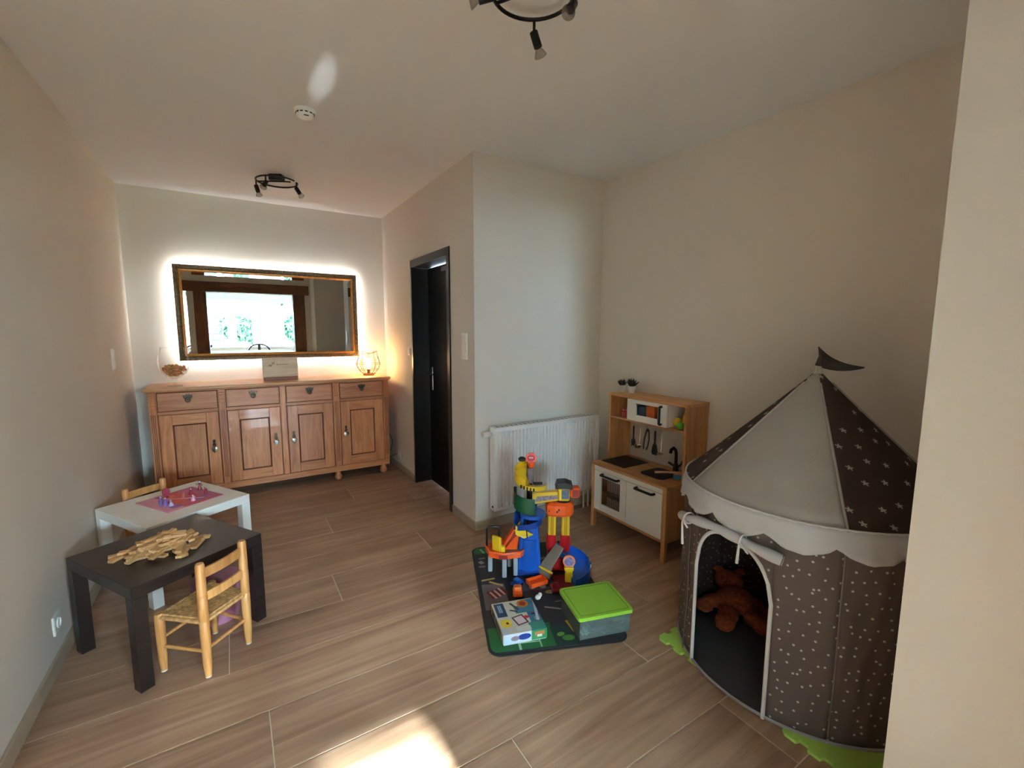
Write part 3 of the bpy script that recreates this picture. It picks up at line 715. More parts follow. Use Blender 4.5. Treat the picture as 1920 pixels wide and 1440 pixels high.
# pink game board and pieces
gb = part('game_board', B().box(-.155, .155, -.16, .16, 0, .004, .001), print_mat('pink_board_print', (206, 84, 98), [
    ('r', -.11, 0, .045, .16, 0, (226, 150, 172)), ('r', .12, 0, .035, .16, 0, (196, 96, 140)), ('e', 0, .0, .09, .12, 20, (222, 78, 74)), ('e', .05, -.08, .05, .04, 0, (170, 92, 160)),
    ('e', -.03, .09, .05, .04, 30, (232, 120, 96)), ('r', .0, .0, .008, .13, 35, (240, 190, 190)), ('r', .05, .06, .006, .07, -30, (240, 170, 180)), ('e', -.08, -.1, .03, .035, 0, (150, 90, 170)), ('e', .08, .11, .035, .03, 0, (214, 110, 150))], .3))
gb.location = (.407, 3.245, .4502); gb.rotation_euler = (0, 0, R_(33))
tag(gb, 'pink and red printed game board on the white table', 'game board')
M_pinkt = mat('translucent_pink', (214, 92, 110), .2, trans=.35, var=.1); M_purp = mat('violet_plastic', (126, 104, 172), .3, var=.15); M_silver = mat('pale_violet_plastic', (196, 176, 210), .3)
def figure(label, x, y, m, h, rz, kind):
    t = thing('game_figure', label, 'game piece', (x, y, .4545), rz, group='figures on the game board')
    part('stand', B().lathe([(0, 0), (.013, 0), (.013, .003), (.009, .005), (0, .005)], 16), m, t, True)
    if kind == 'oval':
        b = B(); b.prism([(.018 * math.cos(a), .03 + .026 * math.sin(a)) for a in [2 * PI * k / 18 for k in range(18)]], -.003, .003, T(0, 0, .002) @ Rx(PI / 2)); part('oval_panel', b, m, t)
        b = B(); b.tube([(.018 * math.cos(a), 0, .032 + .026 * math.sin(a)) for a in [2 * PI * k / 20 for k in range(20)]], .0028, 6, True); part('oval_rim', b, m, t, True)
    else:
        part('dress', B().lathe([(.012, .004), (.011, .01), (.006, h * .5), (.005, h * .58), (.007, h * .68), (.004, h * .76), (0, h * .77)], 14), m, t, True)
        part('head', B().ball((0, 0, h * .87), h * .11), M_silver, t, True)
        b = B(); b.tube([(.006, 0, h * .68), (.013, 0, h * .55), (.009, 0, h * .42)], .0022, 6); b.tube([(-.006, 0, h * .68), (-.014, 0, h * .6), (-.016, 0, h * .75)], .0022, 6); part('arms', b, m, t, True)
        part('hair', B().ball((0, .004, h * .9), h * .115, (1, .9, 1)), m, t, True)
figure('pink oval-framed piece standing at the back of the game board', .333, 3.31, M_pinkt, .06, R_(30), 'oval')
figure('tall violet figure nearest the corner of the game board', .345, 3.15, M_purp, .05, R_(10), 'doll')
figure('short pale violet figure beside the tall violet one', .372, 3.135, M_silver, .035, R_(80), 'doll')
figure('violet figure in front of the pink oval piece', .318, 3.20, M_purp, .045, R_(-40), 'doll')
figure('thin dark red figure at the far right of the game board', .497, 3.36, mat('dark_red_plastic', (130, 40, 56), .3), .06, R_(0), 'doll')
figure('pale pink figure in the middle of the game board', .474, 3.165, mat('pale_pink_plastic', (226, 160, 176), .3), .036, R_(50), 'doll')
figure('red figure on the right part of the game board', .532, 3.27, mat('wine_red_plastic', (168, 52, 70), .3), .04, R_(120), 'doll')
figure('small rose figure left of the thin dark red one', .455, 3.30, M_pinkt, .038, R_(70), 'doll')

# ------------------------------------------------------------------ rush-seat children's chairs
M_beech = wood('beech_chair', (190, 124, 66), (232, 172, 104), axis=2, rough=.42, scale=8, knots=False, coat=.1)
M_rush = mat('rush_straw', (204, 154, 96), .85, var=.35, vscale=60, bump=.5, bscale=180)
M_cap = mat('pale_foot_glide', (206, 196, 180), .5)
def chair(label, loc, rz):
    t = thing('rush_seat_chair', label, 'chair', loc, rz, group="children's rush-seat chairs")
    rw, fw_, dp, sh_, top_ = .105, .125, .215, .255, .505
    for s in (-1, 1):
        g = part('leg', B().lathe([(0, .006), (.012, .006), (.0165, .06), (.019, .2), (.019, .25), (.0175, .252), (.0175, .256), (.019, .258), (.019, .36), (.0178, .362), (.0178, .366), (.0188, .368), (.0185, .37), (.0175, .495), (.014, top_), (0, top_)], 18, (s * rw, 0, 0)), M_beech, t, True); part('glide', B().cyl((s * rw, 0, 0), (s * rw, 0, .006), .012), M_cap, g, True)
        g = part('leg', B().lathe([(0, .006), (.012, .006), (.0165, .06), (.0185, .2), (.0185, sh_ + .004), (.015, sh_ + .01), (0, sh_ + .01)], 18, (s * fw_, dp, 0)), M_beech, t, True); part('glide', B().cyl((s * fw_, dp, 0), (s * fw_, dp, .006), .012), M_cap, g, True)
        part('side_stretcher', B().cyl((s * rw, 0, .115), (s * fw_, dp, .115), .0075, n=10), M_beech, t, True)
    part('rear_stretcher', B().cyl((-rw, 0, .125), (rw, 0, .125), .0075, n=10), M_beech, t, True)
    part('front_stretcher', B().cyl((-fw_, dp, .15), (fw_, dp, .15), .0075, n=10), M_beech, t, True)
    for z, h in ((.458, .042), (.355, .038)):
        pts = [(-rw + 2 * rw * i / 10, -.012 * math.sin(PI * i / 10), 0) for i in range(11)]
        b = B(); b.grid([[(x, y - .005, z - h / 2) for x, y, _ in pts], [(x, y - .005, z + h / 2) for x, y, _ in pts], [(x, y + .005, z + h / 2) for x, y, _ in pts], [(x, y + .005, z - h / 2) for x, y, _ in pts], [(x, y - .005, z - h / 2) for x, y, _ in pts]])
        part('back_slat', b, M_beech, t, True)
    cs = [Vector((-rw, 0, sh_)), Vector((rw, 0, sh_)), Vector((fw_, dp, sh_)), Vector((-fw_, dp, sh_))]
    ce = Vector((0, dp * .5, sh_ - .006)); b = B(); nn = 11
    for k in range(4):
        A, Bq = cs[k], cs[(k + 1) % 4]
        for j in range(nn):
            f = (j + .3) / nn; p0 = A.lerp(ce, f); p1 = Bq.lerp(ce, f); b.cyl(p0 + Vector((0, 0, .004)), p1 + Vector((0, 0, .004)), .0062, n=6)
            if j == 0: b.cyl(A + (A - ce) * .05 - Vector((0, 0, .006)), Bq + (Bq - ce) * .05 - Vector((0, 0, .006)), .0085, n=8)
    part('rush_seat', b, M_rush, t, True, 'woven straw seat')
    part('seat_underside', B().prism([(p.x, p.y) for p in cs], sh_ - .016, sh_ - .002), M_rush, t)
    return t
chair("small beech rush-seat chair in front, tucked under the black table", (.630, 2.228, 0), R_(44))
chair("small beech rush-seat chair behind the white table by the left wall", (.207, 3.508, 0), R_(217.6))
# pink pleated basket under the black table
M_pinkb = mat('dusty_pink_plastic', (190, 122, 146), .45, var=.08)
pk = thing('pink_basket', 'dusty pink ribbed basket on the floor under the black table', 'basket', (.585, 2.605, 0))
b = B(); n = 60; rings = []
for z, r in ((0, .078), (.01, .088), (.08, .097), (.16, .106), (.21, .112)):
    rings.append([((r + .003 * math.cos(15 * 2 * PI * i / n)) * math.cos(2 * PI * i / n), (r + .003 * math.cos(15 * 2 * PI * i / n)) * math.sin(2 * PI * i / n), z) for i in range(n + 1)])
b.grid(rings); part('ribbed_wall', b, M_pinkb, pk, True); part('bottom', B().cyl((0, 0, 0), (0, 0, .006), .08, n=30), M_pinkb, pk, True)
part('rim', B().tube([(.113 * math.cos(a), .113 * math.sin(a), .21) for a in [2 * PI * k / 40 for k in range(40)]], .005, 8, True), M_pinkb, pk, True)
part('lid', B().lathe([(0, .222), (.1, .22), (.111, .213), (.111, .21), (0, .21)], 40), M_pinkb, pk, True)

# ------------------------------------------------------------------ play kitchen (local: x = along wall towards camera's right, y = out from wall)
M_birch = wood('birch_ply', (176, 118, 66), (220, 164, 104), axis=2, rough=.45, scale=7, knots=False)
M_birchx = wood('birch_ply_lengthwise', (176, 118, 66), (220, 164, 104), axis=1, rough=.45, scale=7, knots=False)
M_kwhite = mat('kitchen_white', (232, 228, 220), .4, var=.01)
M_dark = mat('dark_stove_plate', (16, 14, 14), .5, var=.1)
KX, KY0, KY1 = W - .004, 1.755, 2.435
kt = thing('play_kitchen', 'wooden toy play kitchen with white doors against the right wall', 'play kitchen', (KX, (KY0 + KY1) / 2, 0))
kw = (KY1 - KY0) / 2; kd = .385; kz = .495; lg = .125; tt = .018; ud = .225; KT = 1.0
# local axes: x = world x (negative = into room), y = world y
for s in (-1, 1):
    ya, yb = sorted((s * kw, s * (kw - tt)))
    part('base_side', B().box(-kd + .02, -.002, ya, yb, lg, kz - tt, .001), M_birch, kt)
    part('upper_side', B().box(-ud, -.002, ya, yb, kz, KT - tt, .001), M_birch, kt)
    yl0, yl1 = sorted((s * kw, s * (kw - .03)))
    part('leg', B().box(-kd, -kd + .03, yl0, yl1, 0, kz - tt, .002), M_birch, kt); part('leg', B().box(-.035, -.005, yl0, yl1, 0, lg, .002), M_birch, kt)
b = B(); b.box(-kd - .004, 0, -kw - .003, kw + .003, kz - tt, kz, .002); wt = part('worktop', b, M_birchx, kt)
part('bottom_panel', B().box(-kd + .005, -.002, -kw + .03, kw - .03, lg, lg + tt, .001), M_birchx, kt)
part('back_panel', B().box(-.008, -.002, -kw + tt, kw - tt, kz, KT - tt), mat('kitchen_back_board', (196, 186, 174), .6), kt)
part('lower_back', B().box(-.008, -.002, -kw + tt, kw - tt, lg, kz - tt), M_birch, kt)
part('upper_top', B().box(-ud - .003, 0, -kw - .002, kw + .002, KT - tt, KT, .0015), M_birchx, kt)
SH = .828
part('shelf', B().box(-ud, -.008, -kw + tt, kw - tt, SH - .012, SH, .001), M_birchx, kt)
part('front_rail', B().box(-kd, -kd + .015, -kw + .03, kw - .03, kz - tt - .032, kz - tt, .001), M_kwhite, kt)
split = 2.088 - (KY0 + KY1) / 2
def bar_handle(parent, p0, p1, off=(-.028, 0, 0)):
    p0, p1, off = Vector(p0), Vector(p1), Vector(off); d = (p1 - p0).normalized() * .012
    b = B(); b.tube([p0, p0 + off * .7, p0 + off + d * .4, p0 + off + d, p1 + off - d, p1 + off - d * .4, p1 + off * .7, p1], .0085, 10)
    return part('handle', b, M_blk, parent, True, 'black bar handle')
zt, zb = kz - tt - .036, lg + tt + .003
# oven door with window (far half)
wy0, wy1, wz0_, wz1_ = 2.146 - 2.095, 2.335 - 2.095, .195, .398
yd0, yd1 = split + .002, kw - .032
b = B(); b.box(-kd, -kd + .014, yd0, wy0, zb, zt, .001); b.box(-kd, -kd + .014, wy1, yd1, zb, zt, .001); b.box(-kd, -kd + .014, wy0, wy1, zb, wz0_, .001); b.box(-kd, -kd + .014, wy0, wy1, wz1_, zt, .001)
od = part('oven_door', b, M_kwhite, kt); part('window', B().poly([(-kd + .006, wy0, wz0_), (-kd + .006, wy1, wz0_), (-kd + .006, wy1, wz1_), (-kd + .006, wy0, wz1_)]), glass_mat('oven_acrylic', (238, 238, 236), alpha=.1), od)
bar_handle(od, (-kd, wy1 - .02, .425), (-kd, wy0 + .01, .425))
cd = part('cabinet_door', B().box(-kd, -kd + .014, -kw + .032, split - .002, zb, zt, .001), M_kwhite, kt)
bar_handle(cd, (-kd, split - .095, .427), (-kd, split - .24, .427))
part('divider', B().box(-kd + .015, -.01, split - .006, split + .006, lg + tt, kz - tt), M_birch, kt)
part('oven_rack', B().box(-kd + .02, -.01, split + .008, kw - .03, .287, .291), M_nickel, kt)
part('oven_lining', B().box(-.03, -.012, split + .006, kw - tt, lg + tt, kz - tt), M_dark, kt)
# hob and sink
part('hob_plate', B().box(-.315, -.06, .085, .315, kz, kz + .003, .001), M_dark, kt)
for yy in (.14, .255): part('hob_ring', B().tube([(-.19 + .048 * math.cos(a), yy + .048 * math.sin(a), kz + .003) for a in [2 * PI * k / 24 for k in range(24)]], .0012, 5, True), mat('hob_ring_grey', (58, 54, 52), .4), kt, True)
def rrect(x0, x1, y0_, y1_, r, n=5):
    o = []
    for cx_, cy_, a0 in ((x1 - r, y1_ - r, 0), (x0 + r, y1_ - r, 90), (x0 + r, y0_ + r, 180), (x1 - r, y0_ + r, 270)):
        for i in range(n + 1):
            a = R_(a0 + 90 * i / n); o.append((cx_ + r * math.cos(a), cy_ + r * math.sin(a)))
    return o
out_ = rrect(-.30, -.09, -.225, -.03, .04); inn = rrect(-.29, -.10, -.215, -.04, .034); bot = rrect(-.275, -.115, -.2, -.055, .03)
b = B(); b.grid([[(x, y, kz + .0005) for x, y in out_ + out_[:1]], [(x, y, kz + .004) for x, y in out_ + out_[:1]], [(x, y, kz + .004) for x, y in inn + inn[:1]], [(x, y, kz + .0012) for x, y in bot + bot[:1]]]); b.poly([(x, y, kz + .0012) for x, y in bot])
part('sink', b, M_dark, kt, True)
fx, fy = -.055, -.145
b = B(); b.cyl((fx, fy, kz), (fx, fy, kz + .05), .02, .016, 16)
b.tube([(fx, fy, kz + .04), (fx, fy, kz + .12), (fx - .008, fy, kz + .15), (fx - .03, fy, kz + .168), (fx - .055, fy, kz + .158), (fx - .062, fy, kz + .135)], .011, 10)
b.tube([(fx, fy - .02, kz + .035), (fx, fy - .045, kz + .06), (fx, fy - .055, kz + .085)], .007, 8); b.tube([(fx, fy + .02, kz + .035), (fx, fy + .05, kz + .045), (fx, fy + .06, kz + .045)], .008, 8)
part('tap', b, M_blk, kt, True)
# microwave
my0, my1 = 1.904 - 2.095, 2.248 - 2.095
part('microwave_side', B().box(-ud + .012, -.01, my0, my0 + .012, SH, KT - tt), M_kwhite, kt); part('microwave_side', B().box(-ud + .012, -.01, my1 - .012, my1, SH, KT - tt), M_kwhite, kt)
vy0, vy1, vz0, vz1 = 1.976 - 2.095, 2.166 - 2.095, .873, .955
b = B(); X0, X1 = -ud - .008, -ud + .006
b.box(X0, X1, my0, vy0, SH + .001, KT - tt - .002, .001); b.box(X0, X1, vy1, my1, SH + .001, KT - tt - .002, .001); b.box(X0, X1, vy0, vy1, SH + .001, vz0, .001); b.box(X0, X1, vy0, vy1, vz1, KT - tt - .002, .001)
md = part('microwave_door', b, M_kwhite, kt); part('window', B().poly([(-ud - .002, vy0, vz0), (-ud - .002, vy1, vz0), (-ud - .002, vy1, vz1), (-ud - .002, vy0, vz1)]), MATS['oven_acrylic'], md)
bar_handle(md, (X0, 1.945 - 2.095, .962), (X0, 1.945 - 2.095, .845), (-.022, 0, 0))
part('microwave_back', B().box(-.06, -.03, my0 + .012, my1 - .012, SH, KT - tt), M_dark, kt)
# utensil rail under the shelf
part('utensil_rail', B().cyl((-ud + .03, my0 - .06, SH - .018), (-ud + .03, my1 - .0, SH - .018), .003, n=8), M_nickel, kt, True)
ZR = SH - .018; XU = KX - ud + .03
M_rub = mat('black_nylon', (22, 20, 22), .5)
def utensil(name, label, y, shape):
    t = thing(name, label, 'utensil', (XU, y, ZR), group='toy utensils hanging on the rail')
    part('hook', B().tube([(0, 0, .004), (-.006, 0, .003), (-.007, 0, -.004), (-.002, 0, -.02), (.004, 0, -.028), (-.004, 0, -.034)], .0016, 6), M_nickel, t, True)
    shape(t)
def u_spoon(t):
    part('handle', B().tube([(0, 0, -.03), (0, 0, -.115)], .0055, 8), M_rub, t, True); part('head', B().ball((0, 0, -.143), .03, (.35, .62, 1)), M_rub, t, True)
    for k in (-1, 1): part('tooth', B().cyl((0, k * .012, -.16), (0, k * .014, -.176), .004, .003, 8), M_rub, t, True)
def u_ladle(t):
    part('handle', B().tube([(0, 0, -.03), (0, .002, -.15)], .0022, 6), M_nickel, t, True)
    part('bowl', B().lathe([(0, -.026), (.014, -.023), (.023, -.012), (.026, 0), (.0255, 0), (.022, -.011), (.013, -.021), (0, -.024)], 20, (-.02, .002, -.15)), M_nickel, t, True)
def u_tongs(t):
    for s in (-1, 1): part('arm', B().tube([(0, 0, -.03), (0, s * .012, -.045), (0, s * .02 + .006, -.1), (0, s * .018 + .014, -.15), (0, s * .012 + .02, -.176)], .005, 8), M_rub, t, True)
    part('hinge', B().ball((0, 0, -.036), .014, (.5, 1, .8)), M_rub, t, True)
def u_turner(t):
    part('handle', B().tube([(0, 0, -.03), (0, 0, -.125)], .0068, 8), M_rub, t, True)
    b = B(); b.prism([(-.014, 0), (.014, 0), (.026, -.055), (.02, -.075), (-.02, -.075), (-.026, -.055)], -.002, .002, T(0, 0, -.12) @ Rz(PI / 2) @ Rx(PI / 2)); bl_ = part('blade', b, M_rub, t)
    for k in (-1, 0, 1): part('slot_bar', B().cyl((-.003, k * .01, -.14), (-.003, k * .013, -.18), .002, n=6), M_blk, bl_, True)
def u_whisk(t):
    part('handle', B().tube([(0, 0, -.03), (0, 0, -.16)], .0018, 6), M_nickel, t, True)
    part('skimmer', B().lathe([(0, -.006), (.02, -.003), (.025, 0), (.02, -.002), (0, -.005)], 18, (-.012, 0, -.172)), M_nickel, t, True)
utensil('toy_pasta_spoon', 'black toy pasta spoon hanging leftmost under the microwave', 2.213, u_spoon)
utensil('toy_ladle', 'shiny steel toy ladle hanging beside the black pasta spoon', 2.150, u_ladle)
utensil('toy_tongs', 'black toy tongs hanging in the middle of the rail', 2.085, u_tongs)
utensil('toy_turner', 'black toy turner with a broad blade on the rail', 2.020, u_turner)
utensil('toy_skimmer', 'thin steel toy skimmer hanging nearest the tap', 1.965, u_whisk)
# dish brush on the worktop
M_bblue = mat('blue_bristle', (86, 156, 190), .8, var=.3, vscale=90); M_bwood = mat('pinkish_wood', (196, 150, 128), .5, var=.1)
br = thing('dish_brush', 'wooden dish brush with blue bristles lying beside the toy sink', 'brush', (3.11, 1.86, kz + .032), R_(-38))
part('handle', B().tube([(-.10, 0, .012), (-.02, 0, .014), (.06, 0, .012), (.1, 0, .010)], [.008, .007, .008, .009], 10), M_bwood, br, True)
part('head', B().box(.02, .11, -.022, .022, .0, .014, .006), M_bwood, br)
b = B(); rr = random.Random(5)
for i in range(14):
    for j in range(8):
        x, y = .026 + i * .006, -.018 + j * .005; b.cyl((x, y, .002), (x + rr.uniform(-.006, .006), y + (y * .5) + rr.uniform(-.003, .003), -.031), .0022, n=4)
o = part('bristles', b, M_bblue, br); o['kind'] = 'stuff'
# plants on top
M_pot = mat('white_pot', (226, 222, 214), .4, var=.01); M_succ = mat('dark_succulent', (34, 30, 30), .5, var=.4, vscale=30)
def plant(label, x, y, s):
    t = thing('potted_succulent', label, 'potted plant', (x, y, KT), group='plants on the play kitchen')
    part('pot', B().lathe([(0, 0), (.021, 0), (.024, .022), (.0275, .042), (.0275, .05), (.024, .05), (.023, .044), (0, .044)], 24), M_pot, t, True)
    part('soil', B().cyl((0, 0, .043), (0, 0, .045), .023), M_slot, t)
    rr = random.Random(int(y * 100)); 
    for i in range(22):
        a = i * 2.4; tilt = .15 + .95 * (i / 22); L = s * rr.uniform(.8, 1.1)
        d = Vector((math.sin(tilt) * math.cos(a), math.sin(tilt) * math.sin(a), math.cos(tilt)))
        p = Vector((.006 * math.cos(a), .006 * math.sin(a), .046))
        part('leaf', B().tube([p, p + d * L * .45, p + d * L * .8 + Vector((0, 0, .004)), p + d * L + Vector((0, 0, .008))], [.0055, .0062, .0038, .0006], 6), M_succ, t, True)
plant('smaller dark succulent in a white pot on the play kitchen', 3.225, 2.425, .042); plant('taller spiky dark succulent in a white pot on the play kitchen', 3.235, 2.335, .055)
# play food and pans
M_org = mat('orange_plastic', (236, 112, 40), .35); M_yel = mat('yellow_plastic', (236, 196, 40), .35); M_grn = mat('green_plastic', (96, 160, 50), .35)
M_red = mat('red_plastic', (196, 26, 30), .35); M_blu = mat('blue_plastic', (24, 92, 190), .35); M_pnk = mat('pink_plastic', (214, 96, 110), .35); M_ltb = mat('slate_blue_plastic', (90, 118, 150), .35)
def cup(name, label, cat, x, y, z, m, r=.03, h=.05, handle=True, group=None):
    t = thing(name, label, cat, (x, y, z), R_(60), group)
    part('body', B().lathe([(0, 0), (r * .8, 0), (r, h * .3), (r * 1.05, h), (r * .95, h), (r * .9, h * .3), (0, h * .12)], 24), m, t, True)
    if handle: part('handle', B().tube([(r, 0, h * .8), (r * 1.6, 0, h * .75), (r * 1.65, 0, h * .4), (r, 0, h * .25)], r * .13, 8), m, t, True)
    return t
XS = KX - .12
cup('toy_cup', 'pink toy cup on the open shelf left of the microwave', 'toy cup', XS, 2.355, SH, M_pnk); cup('toy_cup', 'red toy cup in front of the pink cup on the left shelf', 'toy cup', XS - .055, 2.315, SH, mat('dull_red_plastic', (186, 70, 62), .4), .026, .04)
cup('toy_cup', 'slate blue toy cup beside the microwave on the left shelf', 'toy cup', XS - .04, 2.272, SH, M_ltb, .018, .05, False)
cup('toy_pot', 'orange toy pot inside the microwave', 'toy pot', XS - .04, 2.078, SH, M_org, .043, .115, False); cup('toy_pot', 'slate grey toy pan standing behind the orange pot in the microwave', 'toy pot', XS - .03, 2.172, SH, M_ltb, .04, .1, False)
def fruit(name, label, x, y, z, m, r, sc):
    t = thing(name, label, 'toy food', (x, y, z)); part('body', B().ball((0, 0, r * sc[2]), r, sc, 3), m, t, True); part('stalk', B().cyl((0, 0, r * sc[2] * 1.9), (.004, 0, r * sc[2] * 1.9 + .012), .003, .002, 8), M_grn, t, True)
fruit('toy_pepper', 'yellow toy pepper on the right shelf of the play kitchen', XS - .035, 1.872, SH, M_yel, .032, (.85, .85, 1.05)); fruit('toy_lime', 'green toy lime in front on the right shelf', XS - .08, 1.818, SH, M_grn, .028, (1, 1, .9))
fruit('toy_lemon', 'tall yellow toy pear at the back of the right shelf', XS - .02, 1.812, SH, mat('amber_plastic', (232, 186, 50), .3), .038, (.8, .8, 1.5))
# baskets inside the oven
M_strp = None
def stripe_mat():
    m, nt, b = new_mat('striped_fabric'); tc = nt.nodes.new('ShaderNodeTexCoord'); w = nt.nodes.new('ShaderNodeTexWave'); w.bands_direction = 'Y'; w.inputs['Scale'].default_value = 18
    nt.links.new(tc.outputs['Object'], w.inputs['Vector']); r = nt.nodes.new('ShaderNodeValToRGB'); r.color_ramp.elements[0].color = srgb(120, 88, 84); r.color_ramp.elements[1].color = srgb(188, 160, 152)
    nt.links.new(w.outputs[0], r.inputs[0]); nt.links.new(r.outputs[0], b.inputs['Base Color']); b.inputs['Roughness'].default_value = .9; return m
M_strp = stripe_mat()
def bin_(label, z, h):
    t = thing('fabric_bin', label, 'bin', (KX - .22, 2.235, z)); 
    part('front', B().box(-.115, -.108, -.085, .085, 0, h, .002), M_strp, t); part('back', B().box(.108, .115, -.085, .085, 0, h, .002), M_strp, t)
    part('side', B().box(-.108, .108, -.085, -.079, 0, h), M_strp, t); part('side', B().box(-.108, .108, .079, .085, 0, h), M_strp, t); part('bottom', B().box(-.108, .108, -.079, .079, 0, .006), M_strp, t)
bin_('striped fabric bin on the upper rack of the toy oven', .2915, .10); bin_('striped fabric bin on the floor of the toy oven', lg + tt, .10)
# ball by the kitchen leg
bll = part('toy_ball', B().ball((0, 0, .055), .055, sub=3), mat('blue_ball_swirl', (30, 74, 150), .35, var=.5, vscale=18), smooth=True, loc=(3.16, 1.69, 0)); tag(bll, 'blue swirled ball on the floor between play kitchen and tent', 'ball')

# ------------------------------------------------------------------ play tent
TC = Vector((2.814, .912, 0)); TR = .492; TZ = .785; TA = 1.285; BZ = .012
def star_mat(name, base, dot, scale, size, star, rough=.9, rand=.55):
    m, nt, b = new_mat(name); uv = nt.nodes.new('ShaderNodeUVMap'); uv.uv_map = 'UVMap'
    v = nt.nodes.new('ShaderNodeTexVoronoi'); v.voronoi_dimensions = '2D'; v.inputs['Scale'].default_value = scale; v.inputs['Randomness'].default_value = rand
    nt.links.new(uv.outputs[0], v.inputs['Vector'])
    if star:
        sc = nt.nodes.new('ShaderNodeVectorMath'); sc.operation = 'SUBTRACT'; nt.links.new(uv.outputs[0], sc.inputs[0]); nt.links.new(v.outputs['Position'], sc.inputs[1])
        sp_ = nt.nodes.new('ShaderNodeSeparateXYZ'); nt.links.new(sc.outputs[0], sp_.inputs[0])
        at = nt.nodes.new('ShaderNodeMath'); at.operation = 'ARCTAN2'; nt.links.new(sp_.outputs[1], at.inputs[0]); nt.links.new(sp_.outputs[0], at.inputs[1])
        m5 = nt.nodes.new('ShaderNodeMath'); m5.operation = 'MULTIPLY'; m5.inputs[1].default_value = 5; nt.links.new(at.outputs[0], m5.inputs[0])
        cs_ = nt.nodes.new('ShaderNodeMath'); cs_.operation = 'COSINE'; nt.links.new(m5.outputs[0], cs_.inputs[0])
        ra = nt.nodes.new('ShaderNodeMath'); ra.operation = 'MULTIPLY_ADD'; ra.inputs[1].default_value = size * .42; ra.inputs[2].default_value = size; nt.links.new(cs_.outputs[0], ra.inputs[0])
        ln = nt.nodes.new('ShaderNodeVectorMath'); ln.operation = 'LENGTH'; nt.links.new(sc.outputs[0], ln.inputs[0])
        lt = nt.nodes.new('ShaderNodeMath'); lt.operation = 'LESS_THAN'; nt.links.new(ln.outputs['Value'], lt.inputs[0]); nt.links.new(ra.outputs[0], lt.inputs[1])
    else:
        lt = nt.nodes.new('ShaderNodeMath'); lt.operation = 'LESS_THAN'; lt.inputs[1].default_value = size * scale; nt.links.new(v.outputs['Distance'], lt.inputs[0])
    mx = nt.nodes.new('ShaderNodeMix'); mx.data_type = 'RGBA'; mx.inputs[6].default_value = srgb(*base); mx.inputs[7].default_value = srgb(*dot)
    nt.links.new(lt.outputs[0], mx.inputs[0]); nt.links.new(mx.outputs[2], b.inputs['Base Color']); b.inputs['Roughness'].default_value = rough; b.inputs['Specular IOR Level'].default_value = .2
    n = nt.nodes.new('ShaderNodeTexNoise'); n.inputs['Scale'].default_value = 9; nt.links.new(uv.outputs[0], n.inputs['Vector']); bp = nt.nodes.new('ShaderNodeBump'); bp.inputs['Strength'].default_value = .35; bp.inputs['Distance'].default_value = .02
    nt.links.new(n.outputs[0], bp.inputs['Height']); nt.links.new(bp.outputs[0], b.inputs['Normal'])
    return m
M_tw = star_mat('dotted_taupe_fabric', (98, 86, 82), (186, 178, 170), 25, .0042, False, rand=.75)
M_tstar = star_mat('star_print_brown', (70, 56, 52), (176, 168, 160), 12.5, .0085, True)
M_tgrey = mat('light_grey_canvas', (168, 164, 158), .9, var=.04, bump=.25, bscale=260)
M_tval = mat('pale_grey_canvas', (182, 184, 188), .9, var=.04, bump=.2, bscale=120)
M_trim = mat('white_piping', (206, 204, 204), .7)
def uvpart(name, rows, uvs, m, parent, thick=.003):
    me = bpy.data.meshes.new(name); vs_, fs, uvl = [], [], []
    nr, nc = len(rows), len(rows[0])
    for r in rows: vs_ += [tuple(p) for p in r]
    for i in range(nr - 1):
        for j in range(nc - 1): fs.append((i * nc + j, i * nc + j + 1, (i + 1) * nc + j + 1, (i + 1) * nc + j))
    me.from_pydata(vs_, [], fs); flat = [u for r in uvs for u in r]
    L = me.uv_layers.new(name='UVMap')
    for lp_ in me.loops: L.data[lp_.index].uv = flat[lp_.vertex_index]
    me.materials.append(m); me.shade_smooth()
    o = bpy.data.objects.new(name, me); C.objects.link(o); o.parent = parent
    md = o.modifiers.new('thickness', 'SOLIDIFY'); md.thickness = thick; md.offset = 0
    return o
tn = thing('play_tent', 'round grey castle play tent with star print and open door', 'play tent', (TC.x, TC.y, BZ))
def pol(r, deg, z): return Vector((r * math.cos(R_(deg)), r * math.sin(R_(deg)), z))
A0 = 145.4; DL, DRr, DAS, DAT = 154.5, 194.0, .44, .655
def arch(a):
    m_ = (DL + DRr) / 2; h = (DRr - DL) / 2; u = (a - m_) / h
    if abs(u) >= 1: return 0.0
    return DAS + (DAT - DAS) * math.sqrt(max(0, 1 - abs(u) ** 2.3))
def wrink(a, z): return .004 * math.sin(a * .31 + z * 9) + .003 * math.sin(a * .83 - z * 14)
for k in range(5):
    a0, a1 = A0 + 72 * k, A0 + 72 * (k + 1)
    segs = [(a0, a1)] if k else [(a0, DL), (DL, DRr), (DRr, a1)]
    for (s0, s1) in segs:
        n = max(4, int((s1 - s0) / 2.0)); zs = 14; rows, uvs = [], []
        for i in range(zs + 1):
            row, ur = [], []
            for j in range(n + 1):
                a = s0 + (s1 - s0) * j / n
                zb_ = 0.0
                if (s0, s1) == (DL, DRr): zb_ = max(arch(a), DAS)
                z = zb_ + (TZ - zb_) * i / zs
                row.append(pol(TR + (wrink(a, z) if 0 < i < zs else 0), a, z)); ur.append((R_(a) * TR, z))
            rows.append(row); uvs.append(ur)
        uvpart('wall_panel', rows, uvs, M_tw, tn)
